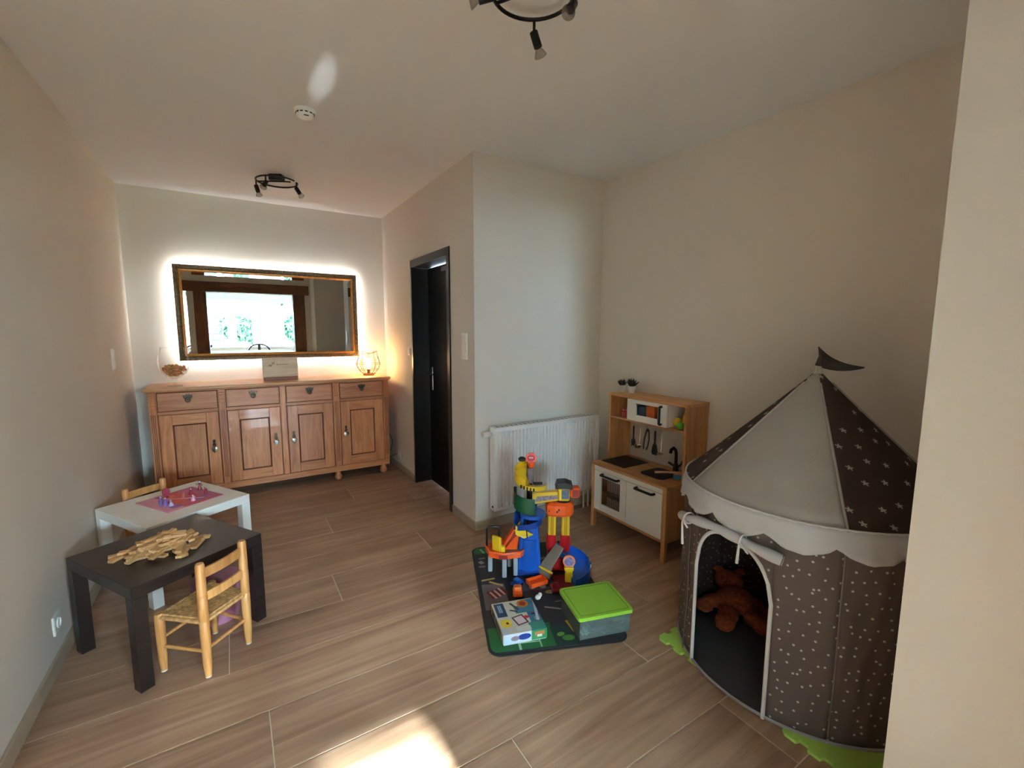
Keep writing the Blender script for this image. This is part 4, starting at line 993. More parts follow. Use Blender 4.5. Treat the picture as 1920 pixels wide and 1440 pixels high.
for k in range(5):
    a0 = A0 + 72 * k; n = 24; light = k in (0, 2); rows, uvs = [], []; L = math.hypot(TR, TA - TZ)
    for i in range(13):
        f = i / 12; row, ur = [], []
        for j in range(n + 1):
            a = a0 + 72 * j / n; r = max(TR * 1.01 * (1 - f), .004); sag = -.006 * math.sin(PI * f) * (.6 + .4 * math.sin(PI * j / n))
            row.append(pol(r, a, TZ + (TA - TZ) * f + sag)); ur.append(((j / n - .5) * R_(72) * r * 1.0 + k * 1.7, L * f))
        rows.append(row); uvs.append(ur)
    uvpart('roof_panel', rows, uvs, M_tgrey if light else M_tstar, tn)
    b = B(); b.tube([pol(TR * 1.012 * (1 - f) + .003, a0, TZ + (TA - TZ) * f - .002 * math.sin(PI * f)) for f in [i / 10 for i in range(10)]], .0045, 6); part('roof_seam', b, M_tgrey, tn, True)
    b = B(); b.tube([pol(TR + .003 + wrink(a0, z), a0, z) for z in [TZ * i / 10 for i in range(11)]], .003, 6); part('wall_seam', b, mat('taupe_seam', (120, 108, 104), .9), tn, True)
# scalloped valance
rows, uvs = [], []; n = 180
for i in range(6):
    f = i / 5; row, ur = [], []
    for j in range(n + 1):
        a = 360 * j / n; sc_ = .062 + .045 * abs(math.sin(R_(a - A0 + 3) * 7.5)) ** .8
        row.append(pol(TR + .008 + .012 * f + .004 * math.sin(a * .9) * f, a, TZ + .006 - sc_ * f)); ur.append((R_(a) * TR, f))
    rows.append(row); uvs.append(ur)
uvpart('scalloped_valance', rows, uvs, M_tval, tn)
part('eave_piping', B().tube([pol(TR + .006, 360 * i / 72, TZ + .006) for i in range(72)], .0045, 6, True), M_trim, tn, True)
part('hem_piping', B().tube([pol(TR + .004, 360 * i / 72, .008) for i in range(72)], .006, 6, True), mat('grey_hem', (150, 148, 150), .8), tn, True)
part('ground_sheet', B().lathe([(0, .0), (TR - .004, .0), (TR - .004, .008), (0, .008)], 64), mat('charcoal_ground_sheet', (66, 68, 72), .9, var=.15, bump=.3, bscale=300), tn)
pts = [pol(TR + .004, DL, z) for z in [DAS * i / 8 for i in range(8)]] + [pol(TR + .004, DL + (DRr - DL) * i / 24, arch(DL + (DRr - DL) * min(max(i / 24, .001), .999))) for i in range(25)] + [pol(TR + .004, DRr, DAS * (7 - i) / 8) for i in range(8)]
part('door_piping', B().tube(pts, .0075, 8), M_trim, tn, True)
# rolled-up door
pts = []
for i in range(25):
    f = i / 24; a = 139 + f * 58; pts.append(pol(TR + .026 + .006 * math.sin(f * 9), a, .612 + .05 * math.sin(PI * f * .9) + f * .02))
b = B(); b.tube(pts, [.019 + .003 * math.sin(i * .9) for i in range(25)], 12); rl = part('rolled_door', b, M_tval, tn, True, 'pale grey door flap rolled up and tied')
b = B(); e_ = pts[-1]; d_ = (pts[-1] - pts[-2]).normalized()
sp = []
uu = d_.orthogonal().normalized(); vv = d_.cross(uu)
for i in range(30):
    q_ = .004 + .015 * i / 30; sp.append(e_ + d_ * .004 + uu * q_ * math.cos(i * .7) + vv * q_ * math.sin(i * .7))
part('roll_end', B().tube(sp, .0022, 5), M_tgrey, rl, True)
for a, zl in ((184, .085), (152, .12)):
    i = int((a - 139) / 58 * 24); c_ = pts[i]; rad = pol(1, a, 0)
    b = B(); b.tube([c_ + .024 * (rad * math.cos(t_) + Vector((0, 0, 1)) * math.sin(t_)) for t_ in [2 * PI * q / 14 for q in range(14)]], .004, 6, True)
    b.tube([c_ + rad * .024, c_ + rad * .03 + Vector((0, 0, -.02)), c_ + rad * .016 + Vector((.0, .01, -zl))], [.005, .0045, .006], 6)
    b.tube([c_ + rad * .024, c_ + rad * .03 + pol(.02, a + 90, -.012), c_ + rad * .02 + pol(.03, a + 90, -.03)], .004, 6)
    part('tie_ribbon', b, M_trim, tn, True, 'white ribbon tie')
part('roof_cap', B().lathe([(.0, TA + .02), (.012, TA + .016), (.02, TA - .02), (.034, TA - .04)], 16), M_tgrey, tn, True)
# flag
M_flag = mat('dark_grey_flag', (72, 66, 66), .9, var=.08)
b = B(); b.tube([(0, 0, TA), (.004, -.002, TA + .03), (.010, -.004, TA + .05)], .008, 8); part('flag_pole', b, M_flag, tn, True)
fx_ = Vector((rgt.x, rgt.y, 0)).normalized(); rows = []
for i in range(9):
    f = i / 8; h = .036 * (1 - f) + .003; base = fx_ * (.185 * f + .0) + Vector((0, 0, TA + .060 - .045 * f - .02 * math.sin(f * 3))) + Vector((-fx_.y, fx_.x, 0)) * .012 * math.sin(f * 5)
    rows.append([base + Vector((0, 0, h)) - fx_ * .006 * (1 - f), base, base - Vector((0, 0, h)) - fx_ * .014 * (1 - f)])
part('flag', B().grid(rows), M_flag, tn, True, solid=.004)
# teddy bear inside
M_ted = mat('rust_plush', (150, 70, 34), .95, var=.35, vscale=45, bump=.8, bscale=160)
b = B()
for c_, r_, s_ in [((0, 0, .13), .12, (1.0, .9, .95)), ((-.02, .15, .2), .095, (1, .95, .95)), ((-.09, .2, .27), .035, (1, .6, 1)), ((.06, .2, .27), .035, (1, .6, 1)), ((-.02, .07, .185), .05, (1, 1, .8)),
                   ((-.13, -.02, .1), .06, (1.3, .9, .9)), ((-.2, -.05, .065), .06, (1, 1, .95)), ((.12, .02, .1), .055, (1.2, .9, .9)), ((.18, -.04, .06), .052, (1, 1.2, .95)),
                   ((-.06, -.13, .085), .07, (.9, 1.3, .95)), ((-.09, -.22, .07), .068, (.9, 1.05, 1)), ((.09, -.12, .075), .062, (.9, 1.3, .95)), ((.13, -.19, .062), .058, (.9, 1, 1))]:
    b.ball(c_, r_, s_, 3)
td = thing('teddy_bear', 'rust brown plush teddy bear lying inside the play tent', 'teddy bear', (2.835, 1.215, BZ + .009), R_(-50)); td.scale = (.74, .74, .55)
o = part('body', b, M_ted, td, True)
md = o.modifiers.new('merge', 'REMESH'); md.mode = 'VOXEL'; md.voxel_size = .011; md.use_smooth_shade = True
tx = bpy.data.textures.new('plush', 'CLOUDS'); tx.noise_scale = .022; dm = o.modifiers.new('tufts', 'DISPLACE'); dm.texture = tx; dm.strength = .022; dm.mid_level = .5
for sx in (-1, 1): part('eye', B().ball((-.02 + sx * .03, .075, .232), .008), M_blk, td, True)
part('nose', B().ball((-.02, .02, .2), .011, (1.2, .8, .8)), M_blk, td, True)
# foam puzzle mats under the tent
M_foam = mat('lime_foam', (168, 206, 92), .85, var=.04, bump=.25, bscale=300)
def foam(label, x0, y0_, s=.31):
    def edge(p, q, sign):
        P0, Q0 = Vector(p), Vector(q); d = Q0 - P0; L = d.length; d /= L; nrm = Vector((d.y, -d.x)); o = []; nt_ = 4; stp_ = L / (nt_ * 2)
        for i in range(nt_ * 2):
            h = .014 if (i % 2 == 0) == (sign > 0) else -.004; fl = .006 if h > 0 else -.006
            o.append(P0 + d * (i * stp_ - fl * .5 + .003) + nrm * h); o.append(P0 + d * ((i + 1) * stp_ + fl * .5 - .003) + nrm * h)
        return o
    c_ = [(-s / 2, -s / 2), (s / 2, -s / 2), (s / 2, s / 2), (-s / 2, s / 2)]; poly = []
    for i in range(4): poly += edge(c_[i], c_[(i + 1) % 4], 1 if i % 2 else -1)
    o = part('foam_mat', B().prism([(p.x, p.y) for p in poly], 0, BZ), M_foam, loc=(x0 + s / 2, y0_ + s / 2, 0)); tag(o, label, 'foam mat', 'lime foam puzzle mats under the tent')
foam('lime green foam puzzle mat poking out left of the tent door', 2.375, .985); foam('lime green foam puzzle mat poking out in front of the tent by the white wall', 2.352, .405)

# ------------------------------------------------------------------ road play mat
mr_ = R_(-22.2); MC = Vector((2.125, 1.968, 0))
mat_pr = print_mat('road_mat_print', (40, 42, 46), [
    ('r', -.17, -.41, .155, .085, 0, (34, 104, 52)), ('r', -.19, -.41, .006, .085, 0, (170, 205, 160)), ('r', -.09, -.41, .004, .08, 0, (150, 190, 145)), ('r', -.14, -.45, .05, .004, 0, (170, 205, 160)),
    ('r', .03, -.43, .05, .07, 0, (24, 58, 50)), ('e', .05, -.45, .03, .02, 0, (70, 130, 50)), ('e', .02, -.42, .02, .014, 20, (96, 150, 60)),
    ('r', .125, -.36, .05, .045, 12, (196, 158, 56)), ('e', .13, -.35, .018, .02, 0, (96, 70, 24)), ('e', .10, -.38, .012, .01, 0, (60, 50, 26)),
    ('r', .05, -.22, .06, .006, -20, (150, 150, 150)), ('r', .1, -.16, .04, .004, 5, (130, 130, 134)), ('r', .17, -.30, .004, .06, 10, (150, 150, 150)),
    ('r', -.25, -.06, .065, .12, 0, (112, 104, 108)), ('r', -.235, -.03, .05, .035, 25, (120, 32, 34)), ('r', -.26, -.05, .006, .036, 25, (210, 190, 180)), ('r', -.235, -.035, .006, .036, 25, (210, 190, 180)), ('r', -.21, -.02, .006, .036, 25, (210, 190, 180)),
    ('r', -.23, .06, .045, .008, -35, (200, 164, 84)), ('r', -.27, .11, .04, .008, 10, (180, 160, 100)), ('r', -.29, .26, .02, .012, 0, (120, 120, 122)), ('r', -.29, .31, .014, .018, 30, (150, 150, 150)), ('r', -.28, .36, .02, .008, 10, (120, 120, 124)),
    ('r', -.28, .46, .05, .04, 0, (40, 96, 56)), ('r', -.27, .455, .008, .03, 20, (120, 170, 120)), ('r', .0, .02, .1, .06, 0, (74, 72, 80)), ('r', -.05, .03, .012, .05, 15, (40, 40, 44)), ('r', .0, .03, .012, .05, 15, (40, 40, 44)), ('r', .05, .03, .012, .05, 15, (40, 40, 44)),
    ('e', -.03, -.01, .018, .02, 0, (150, 146, 156)), ('e', .03, -.01, .018, .02, 0, (150, 146, 156)), ('r', .17, .0, .06, .09, 0, (128, 26, 34)), ('e', .06, -.07, .03, .018, 0, (150, 132, 84)), ('e', .19, .16, .06, .04, 0, (24, 70, 58)),
    ('r', .1, .3, .03, .012, 20, (120, 120, 120)), ('r', .02, .36, .05, .006, 0, (150, 150, 150)), ('r', -.1, .4, .06, .006, 0, (150, 150, 150)), ('e', .22, .36, .07, .06, 0, (36, 82, 52))], .7)
pm = thing('road_play_mat', 'dark rounded play mat printed with roads and lawns', 'play mat', MC, mr_)
part('printed_top', B().prism(rrect(-.325, .325, -.505, .505, .05), .003, .0062), mat_pr, pm); part('bound_edge', B().prism(rrect(-.337, .337, -.517, .517, .058), 0, .0045, bev=.002), mat('charcoal_binding', (44, 44, 46), .8), pm)
MZ = .0063
# puzzle box
pz = thing('puzzle_box', 'flat colourful children\'s puzzle box lying on the road mat', 'puzzle box', (1.842, 1.731, MZ), R_(-16.5))
M_lid = print_mat('puzzle_lid_print', (206, 202, 190), [
    ('r', .078, -.01, .03, .13, 0, (52, 116, 142)), ('r', .05, .045, .055, .03, 0, (70, 132, 152)), ('r', .07, -.095, .04, .03, 0, (56, 140, 128)), ('r', -.075, .06, .025, .055, 0, (44, 74, 108)), ('r', -.08, .07, .004, .03, 0, (150, 180, 200)), ('r', -.07, .07, .004, .03, 0, (150, 180, 200)),
    ('e', .048, .088, .03, .03, 0, (196, 120, 40)), ('e', .048, .088, .017, .018, 0, (160, 44, 30)), ('e', -.072, -.045, .028, .032, 0, (226, 196, 60)), ('e', -.066, -.045, .007, .009, 0, (60, 44, 20)),
    ('r', .0, .075, .006, .035, 25, (58, 56, 60)), ('r', -.012, .04, .02, .005, -30, (58, 56, 60)), ('r', .0, -.035, .03, .035, 15, (84, 58, 66)), ('r', .0, -.035, .022, .027, 15, (222, 202, 206)), ('e', .036, -.02, .014, .012, 0, (200, 60, 56)),
    ('r', .085, -.005, .02, .006, 0, (20, 24, 30)), ('r', .085, -.04, .014, .012, 0, (150, 150, 160)), ('r', -.095, -.1, .02, .025, 0, (180, 190, 196)), ('r', .0, -.1, .035, .016, 0, (216, 214, 206)), ('r', .1, .03, .007, .09, -10, (190, 196, 214))], .35)
part('lid', B().box(-.1075, .1075, -.125, .125, .006, .055, .0015), M_lid, pz); part('tray', B().box(-.104, .104, -.1215, .1215, 0, .01), mat('puzzle_tray', (190, 200, 206), .5), pz)
fp = part('front_print', B().box(-.1065, .1065, -.0235, .0235, -.0004, .0004), print_mat('puzzle_side_print', (60, 140, 84), [('r', -.04, .0, .07, .024, 0, (214, 218, 230)), ('e', -.005, .002, .032, .015, 0, (36, 58, 140)), ('e', -.05, .0, .02, .012, 0, (150, 130, 140)), ('r', .07, .006, .024, .010, 4, (196, 130, 80)), ('r', .07, -.006, .012, .006, 0, (230, 220, 200)), ('e', -.09, -.012, .02, .02, 0, (200, 226, 240))], .35), pz)
fp.location = (0, -.1256, .0305); fp.rotation_euler = (PI / 2, 0, 0)
lp2 = part('side_print', B().box(-.124, .124, -.0235, .0235, -.0004, .0004), print_mat('puzzle_left_print', (206, 200, 196), [('r', .03, 0, .06, .016, 0, (120, 92, 88)), ('r', -.07, 0, .03, .016, 0, (70, 80, 110))], .35), pz)
lp2.location = (-.1081, 0, .0305); lp2.rotation_euler = (PI / 2, 0, -PI / 2)
# storage box with lime lid
def frosted(name, col, through):
    m, nt, b = new_mat(name); MATS[name] = m
    nt.nodes.remove(b); o = nt.nodes['Material Output']; tr = nt.nodes.new('ShaderNodeBsdfTransparent'); tr.inputs[0].default_value = srgb(*col)
    pb = nt.nodes.new('ShaderNodeBsdfPrincipled'); pb.inputs['Base Color'].default_value = srgb(*col); pb.inputs['Roughness'].default_value = .25
    mx = nt.nodes.new('ShaderNodeMixShader'); mx.inputs[0].default_value = through; nt.links.new(pb.outputs[0], mx.inputs[1]); nt.links.new(tr.outputs[0], mx.inputs[2]); nt.links.new(mx.outputs[0], o.inputs[0]); return m
M_tub = frosted('milky_clear_plastic', (198, 212, 206), .82)
BXC, BXA = (2.192, 1.563), R_(-16.5)
sbx = thing('storage_box', 'clear plastic storage box with lime green lid on the mat corner', 'storage box', (BXC[0], BXC[1], MZ), BXA)
w2, d2, hb = .132, .118, .105
b = B()
for (x0, x1, yy0, yy1) in ((-w2, w2, -d2, -d2 + .002), (-w2, w2, d2 - .002, d2), (-w2, -w2 + .002, -d2 + .002, d2 - .002), (w2 - .002, w2, -d2 + .002, d2 - .002)): part('box_wall', B().box(x0, x1, yy0, yy1, .002, hb), M_tub, sbx)
part('box_bottom', B().box(-w2, w2, -d2, d2, 0, .002), M_tub, sbx)
M_lime = mat('lime_lid_plastic', (150, 204, 58), .4, var=.02)
lid = part('lid', B().prism(rrect(-.143, .143, -.129, .129, .014), hb - .006, hb + .012, bev=.004), M_lime, sbx, label='lime green snap-on lid')
g2 = rrect(-.126, .126, -.112, .112, .008); part('lid_groove', B().tube([(x, y, hb + .0118) for x, y in g2], .0013, 5, True), mat('dark_green_line', (62, 96, 30), .6), lid)
rr = random.Random(21)
Mb = T(BXC[0], BXC[1], MZ) @ Rz(BXA)
stuffc = [('green toy tractor inside the storage box, near its right side', 'toy', .08, -.06, .03, (.045, .035, .03), M_grn, 'tractor'), ('white toy piece stacked above the green tractor in the storage box', 'toy', .085, -.085, .074, (.022, .012, .008), M_kwhite, 'slab'),
    ('white toy car at the left corner of the storage box', 'toy', -.095, -.095, .004, (.02, .016, .02), M_kwhite, 'car'), ('dark blue toy bricks filling the middle of the storage box', 'toy', -.01, -.05, .004, (.05, .04, .016), mat('navy_plastic', (30, 40, 58), .4), 'slab'),
    ('black toy track piece at the back of the storage box', 'toy', .0, .05, .004, (.09, .035, .012), M_blackp, 'slab'), ('grey toy wheel set in front inside the storage box', 'toy', .02, -.1, .004, (.03, .012, .012), mat('grey_plastic', (120, 124, 128), .4), 'car'), ('beige toy figure by the right front of the storage box', 'toy', .1, -.1, .004, (.012, .012, .018), mat('beige_plastic', (196, 182, 140), .5), 'slab')]
def toy_car(label, M4, m, s, cat='toy car', wheel=None, cab=None, group=None):
    t = thing('toy_car', label, cat); t.matrix_world = M4; wheel = wheel or M_blackp
    x, y, z = s
    part('body', B().box(-x, x, -y, y, z * .35, z * 1.1, min(s) * .3, seg=2), m, t, True); part('cabin', B().box(-x * .45, x * .5, -y * .85, y * .85, z * 1.05, z * 2.0, min(s) * .35, seg=2), cab or m, t, True)
    for sx in (-.6, .6):
        for sy_ in (-1, 1): part('wheel', B().cyl((x * sx, sy_ * y * .7, z * .4), (x * sx, sy_ * y * 1.08, z * .4), z * .4, n=14), wheel, t, True)
    return t
for lab, cat, x, y, z, s_, m, kd_ in stuffc:
    M4 = Mb @ T(x, y, z) @ Rz(rr.uniform(-.4, .4))
    if kd_ == 'slab':
        t = thing('toy_piece', lab, cat); t.matrix_world = M4
        part('block', B().box(-s_[0], s_[0], -s_[1], s_[1], 0, s_[2] * 1.6, .003), m, t)
        for i in (-1, 0, 1): part('stud', B().cyl((s_[0] * .55 * i, 0, s_[2] * 1.6), (s_[0] * .55 * i, 0, s_[2] * 1.6 + .003), min(s_[0], s_[1]) * .3, n=12), m, t)
    else: toy_car(lab, M4, m, s_, 'toy')

# ------------------------------------------------------------------ toy garage with spiral tower and crane
TB = Vector((2.14, 2.11, MZ)); tu = Vector((.827, -.563, 0)); tv = Vector((.563, .827, 0))
tg = thing('toy_garage', 'bright plastic toy garage with spiral ramp tower and yellow crane', 'toy garage', TB, math.atan2(tu.y, tu.x))   # local x = right, y = away
M_gry = mat('pale_grey_plastic', (168, 176, 184), .35); M_dgrn = mat('dark_green_plastic', (14, 84, 52), .35); M_nvy = mat('deep_blue_plastic', (20, 66, 150), .35); M_stk = mat('grey_road_sticker', (128, 122, 124), .5, var=.2, vscale=40)
M_brng = mat('bright_orange_plastic', (240, 92, 28), .35)
def ramp(name, m, c, r0, r1, a0, a1, z0, z1, th=.012, lip=.016, n=22, lipm=None):
    b = B(); top, bot = [], []
    rows = [[], [], [], [], [], []]
    for i in range(n + 1):
        f = i / n; a = R_(a0 + (a1 - a0) * f); z = z0 + (z1 - z0) * f
        for k, (r, dz) in enumerate(((r0, 0), (r1, 0), (r1, lip), (r1 + .005, lip), (r1 + .005, -th), (r0, -th))): rows[k].append(Vector((c[0] + r * math.cos(a), c[1] + r * math.sin(a), z + dz)))
    b.grid(rows + [rows[0]]); b.poly([r[0] for r in rows]); b.poly([r[-1] for r in rows[::-1]])
    return part(name, b, m, tg, True)
cx_, cyy = .02, .03
part('tower_base', B().box(-.05, .09, -.03, .09, 0, .03, .006), M_nvy, tg)
b = B(); b.cyl((cx_, cyy, .03), (cx_, cyy, .72), .017, n=14); part('tower_core', b, M_blackp, tg, True)
part('core_sticker', B().cyl((cx_ + .003, cyy - .003, .56), (cx_ + .003, cyy - .003, .65), .021, n=16), M_stk, tg, True)
for dx in (-.035, .075): part('tower_leg', B().cyl((dx, .0, .03), (dx * .7 + .008, .01, .375), .017, .012, 12), M_blu, tg, True)
part('tower_panel', B().box(-.03, .07, -.006, .006, .12, .29, .004), M_blu, tg); part('tower_skirt', B().lathe([(.058, .03), (.062, .1), (.055, .22), (.05, .22), (.056, .1), (.052, .03)], 26, (cx_, cyy, 0)), M_blu, tg, True)
part('tower_deck', B().cyl((cx_ + .02, cyy, .355), (cx_ + .02, cyy, .375), .075, n=24), M_blu, tg, True)
ramp('blue_ramp', M_nvy, (cx_, cyy), .02, .09, 200, 60, .29, .38, lip=.045)
ramp('blue_ramp', M_nvy, (cx_, cyy), .02, .09, 320, 200, .34, .29, lip=.02)
ramp('green_ramp', M_dgrn, (cx_, cyy), .02, .088, 150, 290, .44, .41, lip=.075, th=.02)
ramp('yellow_ramp', M_yel, (cx_, cyy), .02, .085, 90, 255, .655, .575, lip=.03, th=.03); ramp('yellow_ramp', M_yel, (cx_, cyy), .03, .1, 255, 375, .56, .535, lip=.012)
for i in range(5):
    a = R_(243 + i * 10); part('stripe', B().box(-.0045, .0045, -.003, .003, -.006, .012, M=T(cx_ + .106 * math.cos(a), cyy + .106 * math.sin(a), .562 - i * .004) @ Rz(a + PI / 2)), M_blackp, tg)
part('black_rail', B().box(cx_ + .02, cx_ + .075, cyy - .06, cyy - .05, .565, .58, .003), M_blackp, tg)
part('side_post', B().cyl((cx_ - .09, cyy, .42), (cx_ - .088, cyy, .53), .006, n=8), M_blackp, tg, True)
part('top_hood', B().ball((cx_ - .045, cyy, .7), .022, (1.1, .8, .7)), M_blackp, tg, True)
so = [(.034 * math.cos(R_(22.5 + 45 * i)), .034 * math.sin(R_(22.5 + 45 * i))) for i in range(8)]
sg = part('octagon_sign', B().prism(so, -.006, .006, T(cx_ + .008, cyy - .03, .715) @ Rx(PI / 2), .002), mat('coral_plastic', (236, 110, 84), .35), tg)
part('sign_face', B().prism([(x * .68, y * .68) for x, y in so], -.0003, .0003, T(cx_ + .008, cyy - .0368, .718) @ Rx(PI / 2)), print_mat('octagon_sign_print', (168, 24, 44), [('r', cx_ + .008, 0, .012, 1, 0, (190, 40, 60))], .4), sg)
part('sign_mark', B().box(cx_ - .004, cx_ + .02, cyy - .0378, cyy - .0372, .716, .722), M_kwhite, sg); part('sign_neck', B().lathe([(.014, .66), (.022, .685), (.02, .69), (0, .69)], 14, (cx_ + .008, cyy - .03, 0)), M_brng, tg, True)
# orange platform on grey legs
pp_ = [(-.245, .03), (-.15, .12), (-.02, .1), (.0, .0), (-.03, -.045), (-.13, -.075), (-.215, -.05)]
pl_ = part('platform', B().prism(pp_, .125, .15, bev=.004), M_brng, tg)
part('platform_rim', B().tube([(x, y, .158) for x, y in pp_], .0075, 8, True), M_brng, pl_, True)
part('platform_sticker', B().prism([(-.12, -.05), (-.03, -.025), (-.01, .04), (-.1, .06)], .1505, .1515), M_stk, pl_)
part('platform_badge', B().box(-.155, -.105, -.0785, -.0765, .128, .15, M=T(0, 0, 0)), mat('maroon_badge', (140, 40, 34), .4), pl_)
for x, y in ((-.215, .02), (-.125, -.045), (-.06, -.02), (-.1, .08)):
    part('platform_leg', B().box(x - .013, x + .013, y - .01, y + .01, 0, .126, .004), M_gry, tg)
part('barrier', B().box(-.205, -.14, -.035, -.015, .15, .245, .006, M=T(0, 0, 0) @ T(-.17, -.025, 0) @ Rz(R_(-35)) @ T(.17, .025, 0)), M_yel, tg); part('barrier_stop', B().box(-.15, -.12, -.05, -.02, .15, .19, .005), M_yel, tg)
part('gate', B().tube([(-.235, .02, .15), (-.235, .02, .27), (-.225, .02, .28), (-.17, .02, .285), (-.16, .02, .275), (-.16, .02, .15)], .007, 8), M_blackp, tg, True)
b = B(); w3 = .032
rows = []
for i in range(9):
    f = i / 8; x, y, z = -.135 + .105 * f, .02 + .02 * f, .155 + .15 * f ** .85
    rows.append([(x, y - w3, z + .022), (x, y - w3 + .006, z), (x, y + w3 - .006, z), (x, y + w3, z + .022)])
b.grid(rows[:6]); part('ramp_slide', b, M_brng, tg, True, solid=.008)
b = B(); b.grid(rows[5:]); part('ramp_slide', b, M_yel, tg, True, solid=.008)
part('ramp_body', B().prism([(-.135, .14), (-.055, .14), (-.04, .24), (-.06, .235)], -.03, .03, T(0, .03, 0) @ Rx(PI / 2)), M_brng, tg)
b = B(); b.poly([(-.06, -.03, .315), (.045, -.035, .265), (.03, -.03, .255), (-.01, -.035, .24), (-.06, -.03, .26)]); part('yellow_fin', b, M_yel, tg, solid=.008)
part('fin_seam', B().cyl((.008, -.036, .242), (.004, -.036, .297), .0028, n=6), M_blackp, tg)
# crane tower
kx, ky = .205, .085
part('crane_base', B().box(kx - .075, kx + .07, ky - .05, ky + .06, 0, .028, .006), M_red, tg); part('crane_base', B().lathe([(.062, .02), (.05, .07), (.046, .13), (.04, .13), (.044, .07), (.055, .02)], 22, (kx, ky, 0)), M_red, tg, True)
for dx in (-.048, .035):
    part('crane_leg', B().box(kx + dx - .022, kx + dx + .026, ky - .02, ky + .02, .19, .36, .005), M_yel, tg); part('crane_leg_groove', B().box(kx + dx - .008, kx + dx + .012, ky - .022, ky - .02, .2, .35), mat('amber_groove', (206, 150, 20), .4), tg)
    part('red_pillar', B().lathe([(.03, .02), (.028, .1), (.034, .16), (.03, .215), (0, .22)], 16, (kx + dx, ky, 0)), M_red, tg, True)
cap = [(-.078, -.045), (-.088, .0), (-.07, .05), (.07, .05), (.085, .0), (.075, -.045), (.03, -.06), (-.035, -.06)]
b = B(); lo = [(x * .86, y * .86) for x, y in cap]; b.grid([[(kx + x, ky + y, .345) for x, y in lo + lo[:1]], [(kx + x, ky + y, .36) for x, y in cap + cap[:1]], [(kx + x, ky + y, .415) for x, y in cap + cap[:1]], [(kx + x * .8, ky + y * .8, .43) for x, y in cap + cap[:1]]]); b.poly([(kx + x * .8, ky + y * .8, .43) for x, y in cap]); b.poly([(kx + x, ky + y, .345) for x, y in lo[::-1]])
cp_ = part('crane_cap', b, M_brng, tg)
for i in range(3):
    for j in range(2): part('check_mark', B().box(kx - .068 + i * .022 + j * .01, kx - .058 + i * .022 + j * .01, ky - .062 + (.012 - .006 * i), ky - .059 + (.012 - .006 * i), .375 + j * .012, .386 + j * .012), M_blackp, cp_)
part('crane_turntable', B().cyl((kx + .02, ky, .43), (kx + .02, ky, .452), .045, n=22), M_blackp, tg, True)
ca = R_(5)
arm = [(-.205, .425), (-.165, .415), (.01, .445), (.02, .5), (-.14, .488), (-.18, .48)]
part('crane_arm', B().prism(arm, -.02, .02, T(kx, ky - .02, 0) @ Rx(PI / 2), .004), M_yel, tg)
part('arm_sticker', B().prism([(-.155, .432), (-.01, .455), (-.01, .478), (-.14, .466)], -.0006, .0006, T(kx, ky - .0425, 0) @ Rx(PI / 2)), mat('mauve_lattice_sticker', (150, 130, 142), .5, var=.5, vscale=90), tg)
part('crane_cab', B().box(kx - .015, kx + .055, ky - .06, ky + .02, .445, .525, .008), M_yel, tg); part('cab_sticker', B().box(kx + .005, kx + .05, ky - .0615, ky - .06, .46, .518), mat('cab_shield_print', (86, 96, 124), .4, var=.6, vscale=60), tg)
part('cab_roof', B().prism([(-.03, .52), (.075, .515), (.07, .545), (.03, .56), (-.02, .555)], -.042, .042, T(kx, ky - .015, 0) @ Rx(PI / 2), .004), M_blackp, tg)
part('counterweight', B().box(kx + .06, kx + .115, ky - .055, ky + .01, .462, .525, .008), M_brng, tg); part('counterweight_face', B().box(kx + .07, kx + .106, ky - .0565, ky - .055, .472, .515), mat('dark_red_face', (140, 24, 22), .4), tg)
part('crane_hook', B().tube([(-.17 + kx, ky - .02, .42), (-.17 + kx, ky - .02, .36), (-.165 + kx, ky - .02, .35), (-.16 + kx, ky - .02, .357)], .003, 6), M_blackp, tg, True)
# grey exit ramp, blue curve, signpost
b = B(); b.grid([[(.185, .05, .17), (.225, -.0, .165)], [(.10, .0, .075), (.155, -.06, .075)], [(.075, -.02, .02), (.14, -.085, .015)]]); rg = part('exit_ramp', b, mat('warm_grey_plastic', (134, 126, 112), .45), tg, solid=.008)
part('ramp_bar', B().cyl((.082, -.012, .055), (.155, -.078, .05), .007, n=8), M_yel, rg, True)
ramp('blue_curve_ramp', M_blu, (.25, -.035), .035, .125, 130, -75, .135, .03, th=.03, lip=.03, n=30)
b = B(); rows = [[], []]
for i in range(25):
    f = i / 24; a = R_(100 - 175 * f); rows[0].append((.25 + .128 * math.cos(a), -.035 + .128 * math.sin(a), .125 - .085 * f)); rows[1].append((.25 + .128 * math.cos(a), -.035 + .128 * math.sin(a), 0))
b.grid(rows); part('curve_skirt', b, M_blu, tg, True, solid=.004)
for i in range(9):
    f = i / 9; a = R_(70 - 85 * f); part('kerb_mark', B().box(-.004, .004, -.005, .004, 0, .016, .001, T(.25 + .13 * math.cos(a), -.035 + .13 * math.sin(a), .145 - .105 * (60 + 85 * f) / 205 ) @ Rz(a + PI / 2)), M_blackp if i % 2 else M_kwhite, tg)
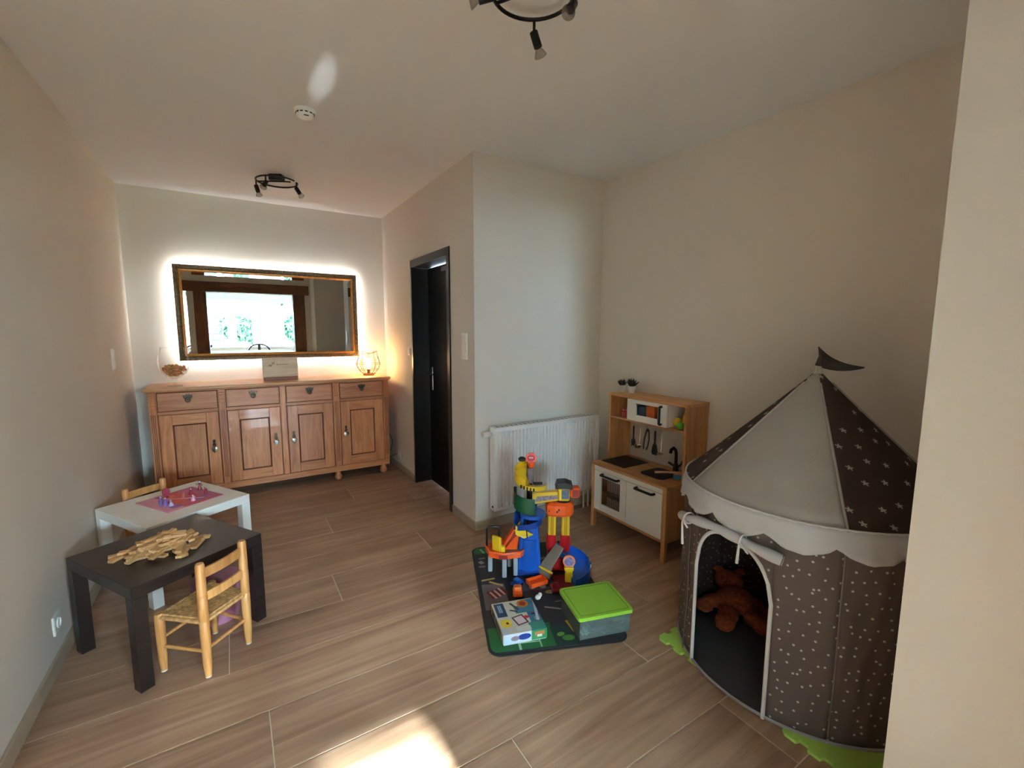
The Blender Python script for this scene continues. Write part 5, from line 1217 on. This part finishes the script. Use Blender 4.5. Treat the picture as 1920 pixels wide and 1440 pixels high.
sx_, sy2 = .252, -.075
part('sign_post', B().box(sx_ - .022, sx_ + .022, sy2 - .015, sy2 + .015, 0, .075, .005), M_yel, tg); part('sign_post_cap', B().box(sx_ - .027, sx_ + .027, sy2 - .018, sy2 + .018, .072, .092, .005), M_yel, tg)
rs = part('round_sign', B().cyl((sx_, sy2 - .006, .125), (sx_, sy2 + .006, .125), .036, n=28), mat('salmon_plastic', (236, 140, 100), .4), tg, True)
part('round_sign_face', B().cyl((sx_, sy2 - .0066, .125), (sx_, sy2 - .006, .125), .027, n=28), mat('violet_sign_face', (128, 116, 160), .4, var=.5, vscale=50), rs, True)
def at_mat(x, y, rz): return T(x, y, MZ) @ Rz(R_(rz))
toy_car('orange toy car with round front beside the puzzle box', at_mat(1.98, 1.95, 60), M_brng, (.04, .026, .028), cab=M_org)
toy_car('blue toy car behind the orange one on the mat', at_mat(2.03, 2.035, 10), M_blu, (.035, .022, .02))
toy_car('dark red toy car next to the green storage box', at_mat(2.185, 1.875, 70), mat('dark_red_car', (150, 24, 34), .35), (.036, .024, .022))
toy_car('small red toy car under the toy tower', at_mat(2.225, 2.0, 30), mat('dull_red_car', (180, 44, 40), .4), (.03, .02, .018))
ot = thing('toy_tray', 'orange plastic tray piece lying on the mat', 'toy tray'); ot.matrix_world = at_mat(2.135, 1.985, -5) @ T(0, 0, .002) 
part('tray_floor', B().box(-.055, .055, -.035, .035, 0, .006, .002), M_brng, ot)
for (x0, x1, yy0, yy1) in ((-.055, .055, -.035, -.029), (-.055, .055, .029, .035), (-.055, -.049, -.029, .029), (.049, .055, -.029, .029)): part('tray_wall', B().box(x0, x1, yy0, yy1, .006, .026, .002), M_brng, ot)
fgw = thing('toy_figure', 'small white toy figure lying on the mat near the storage box', 'toy figure'); fgw.matrix_world = at_mat(2.055, 1.86, 30)
part('body', B().ball((0, 0, .012), .02, (1.1, .8, .6)), M_kwhite, fgw, True); part('head', B().ball((.024, 0, .012), .012), M_kwhite, fgw, True)
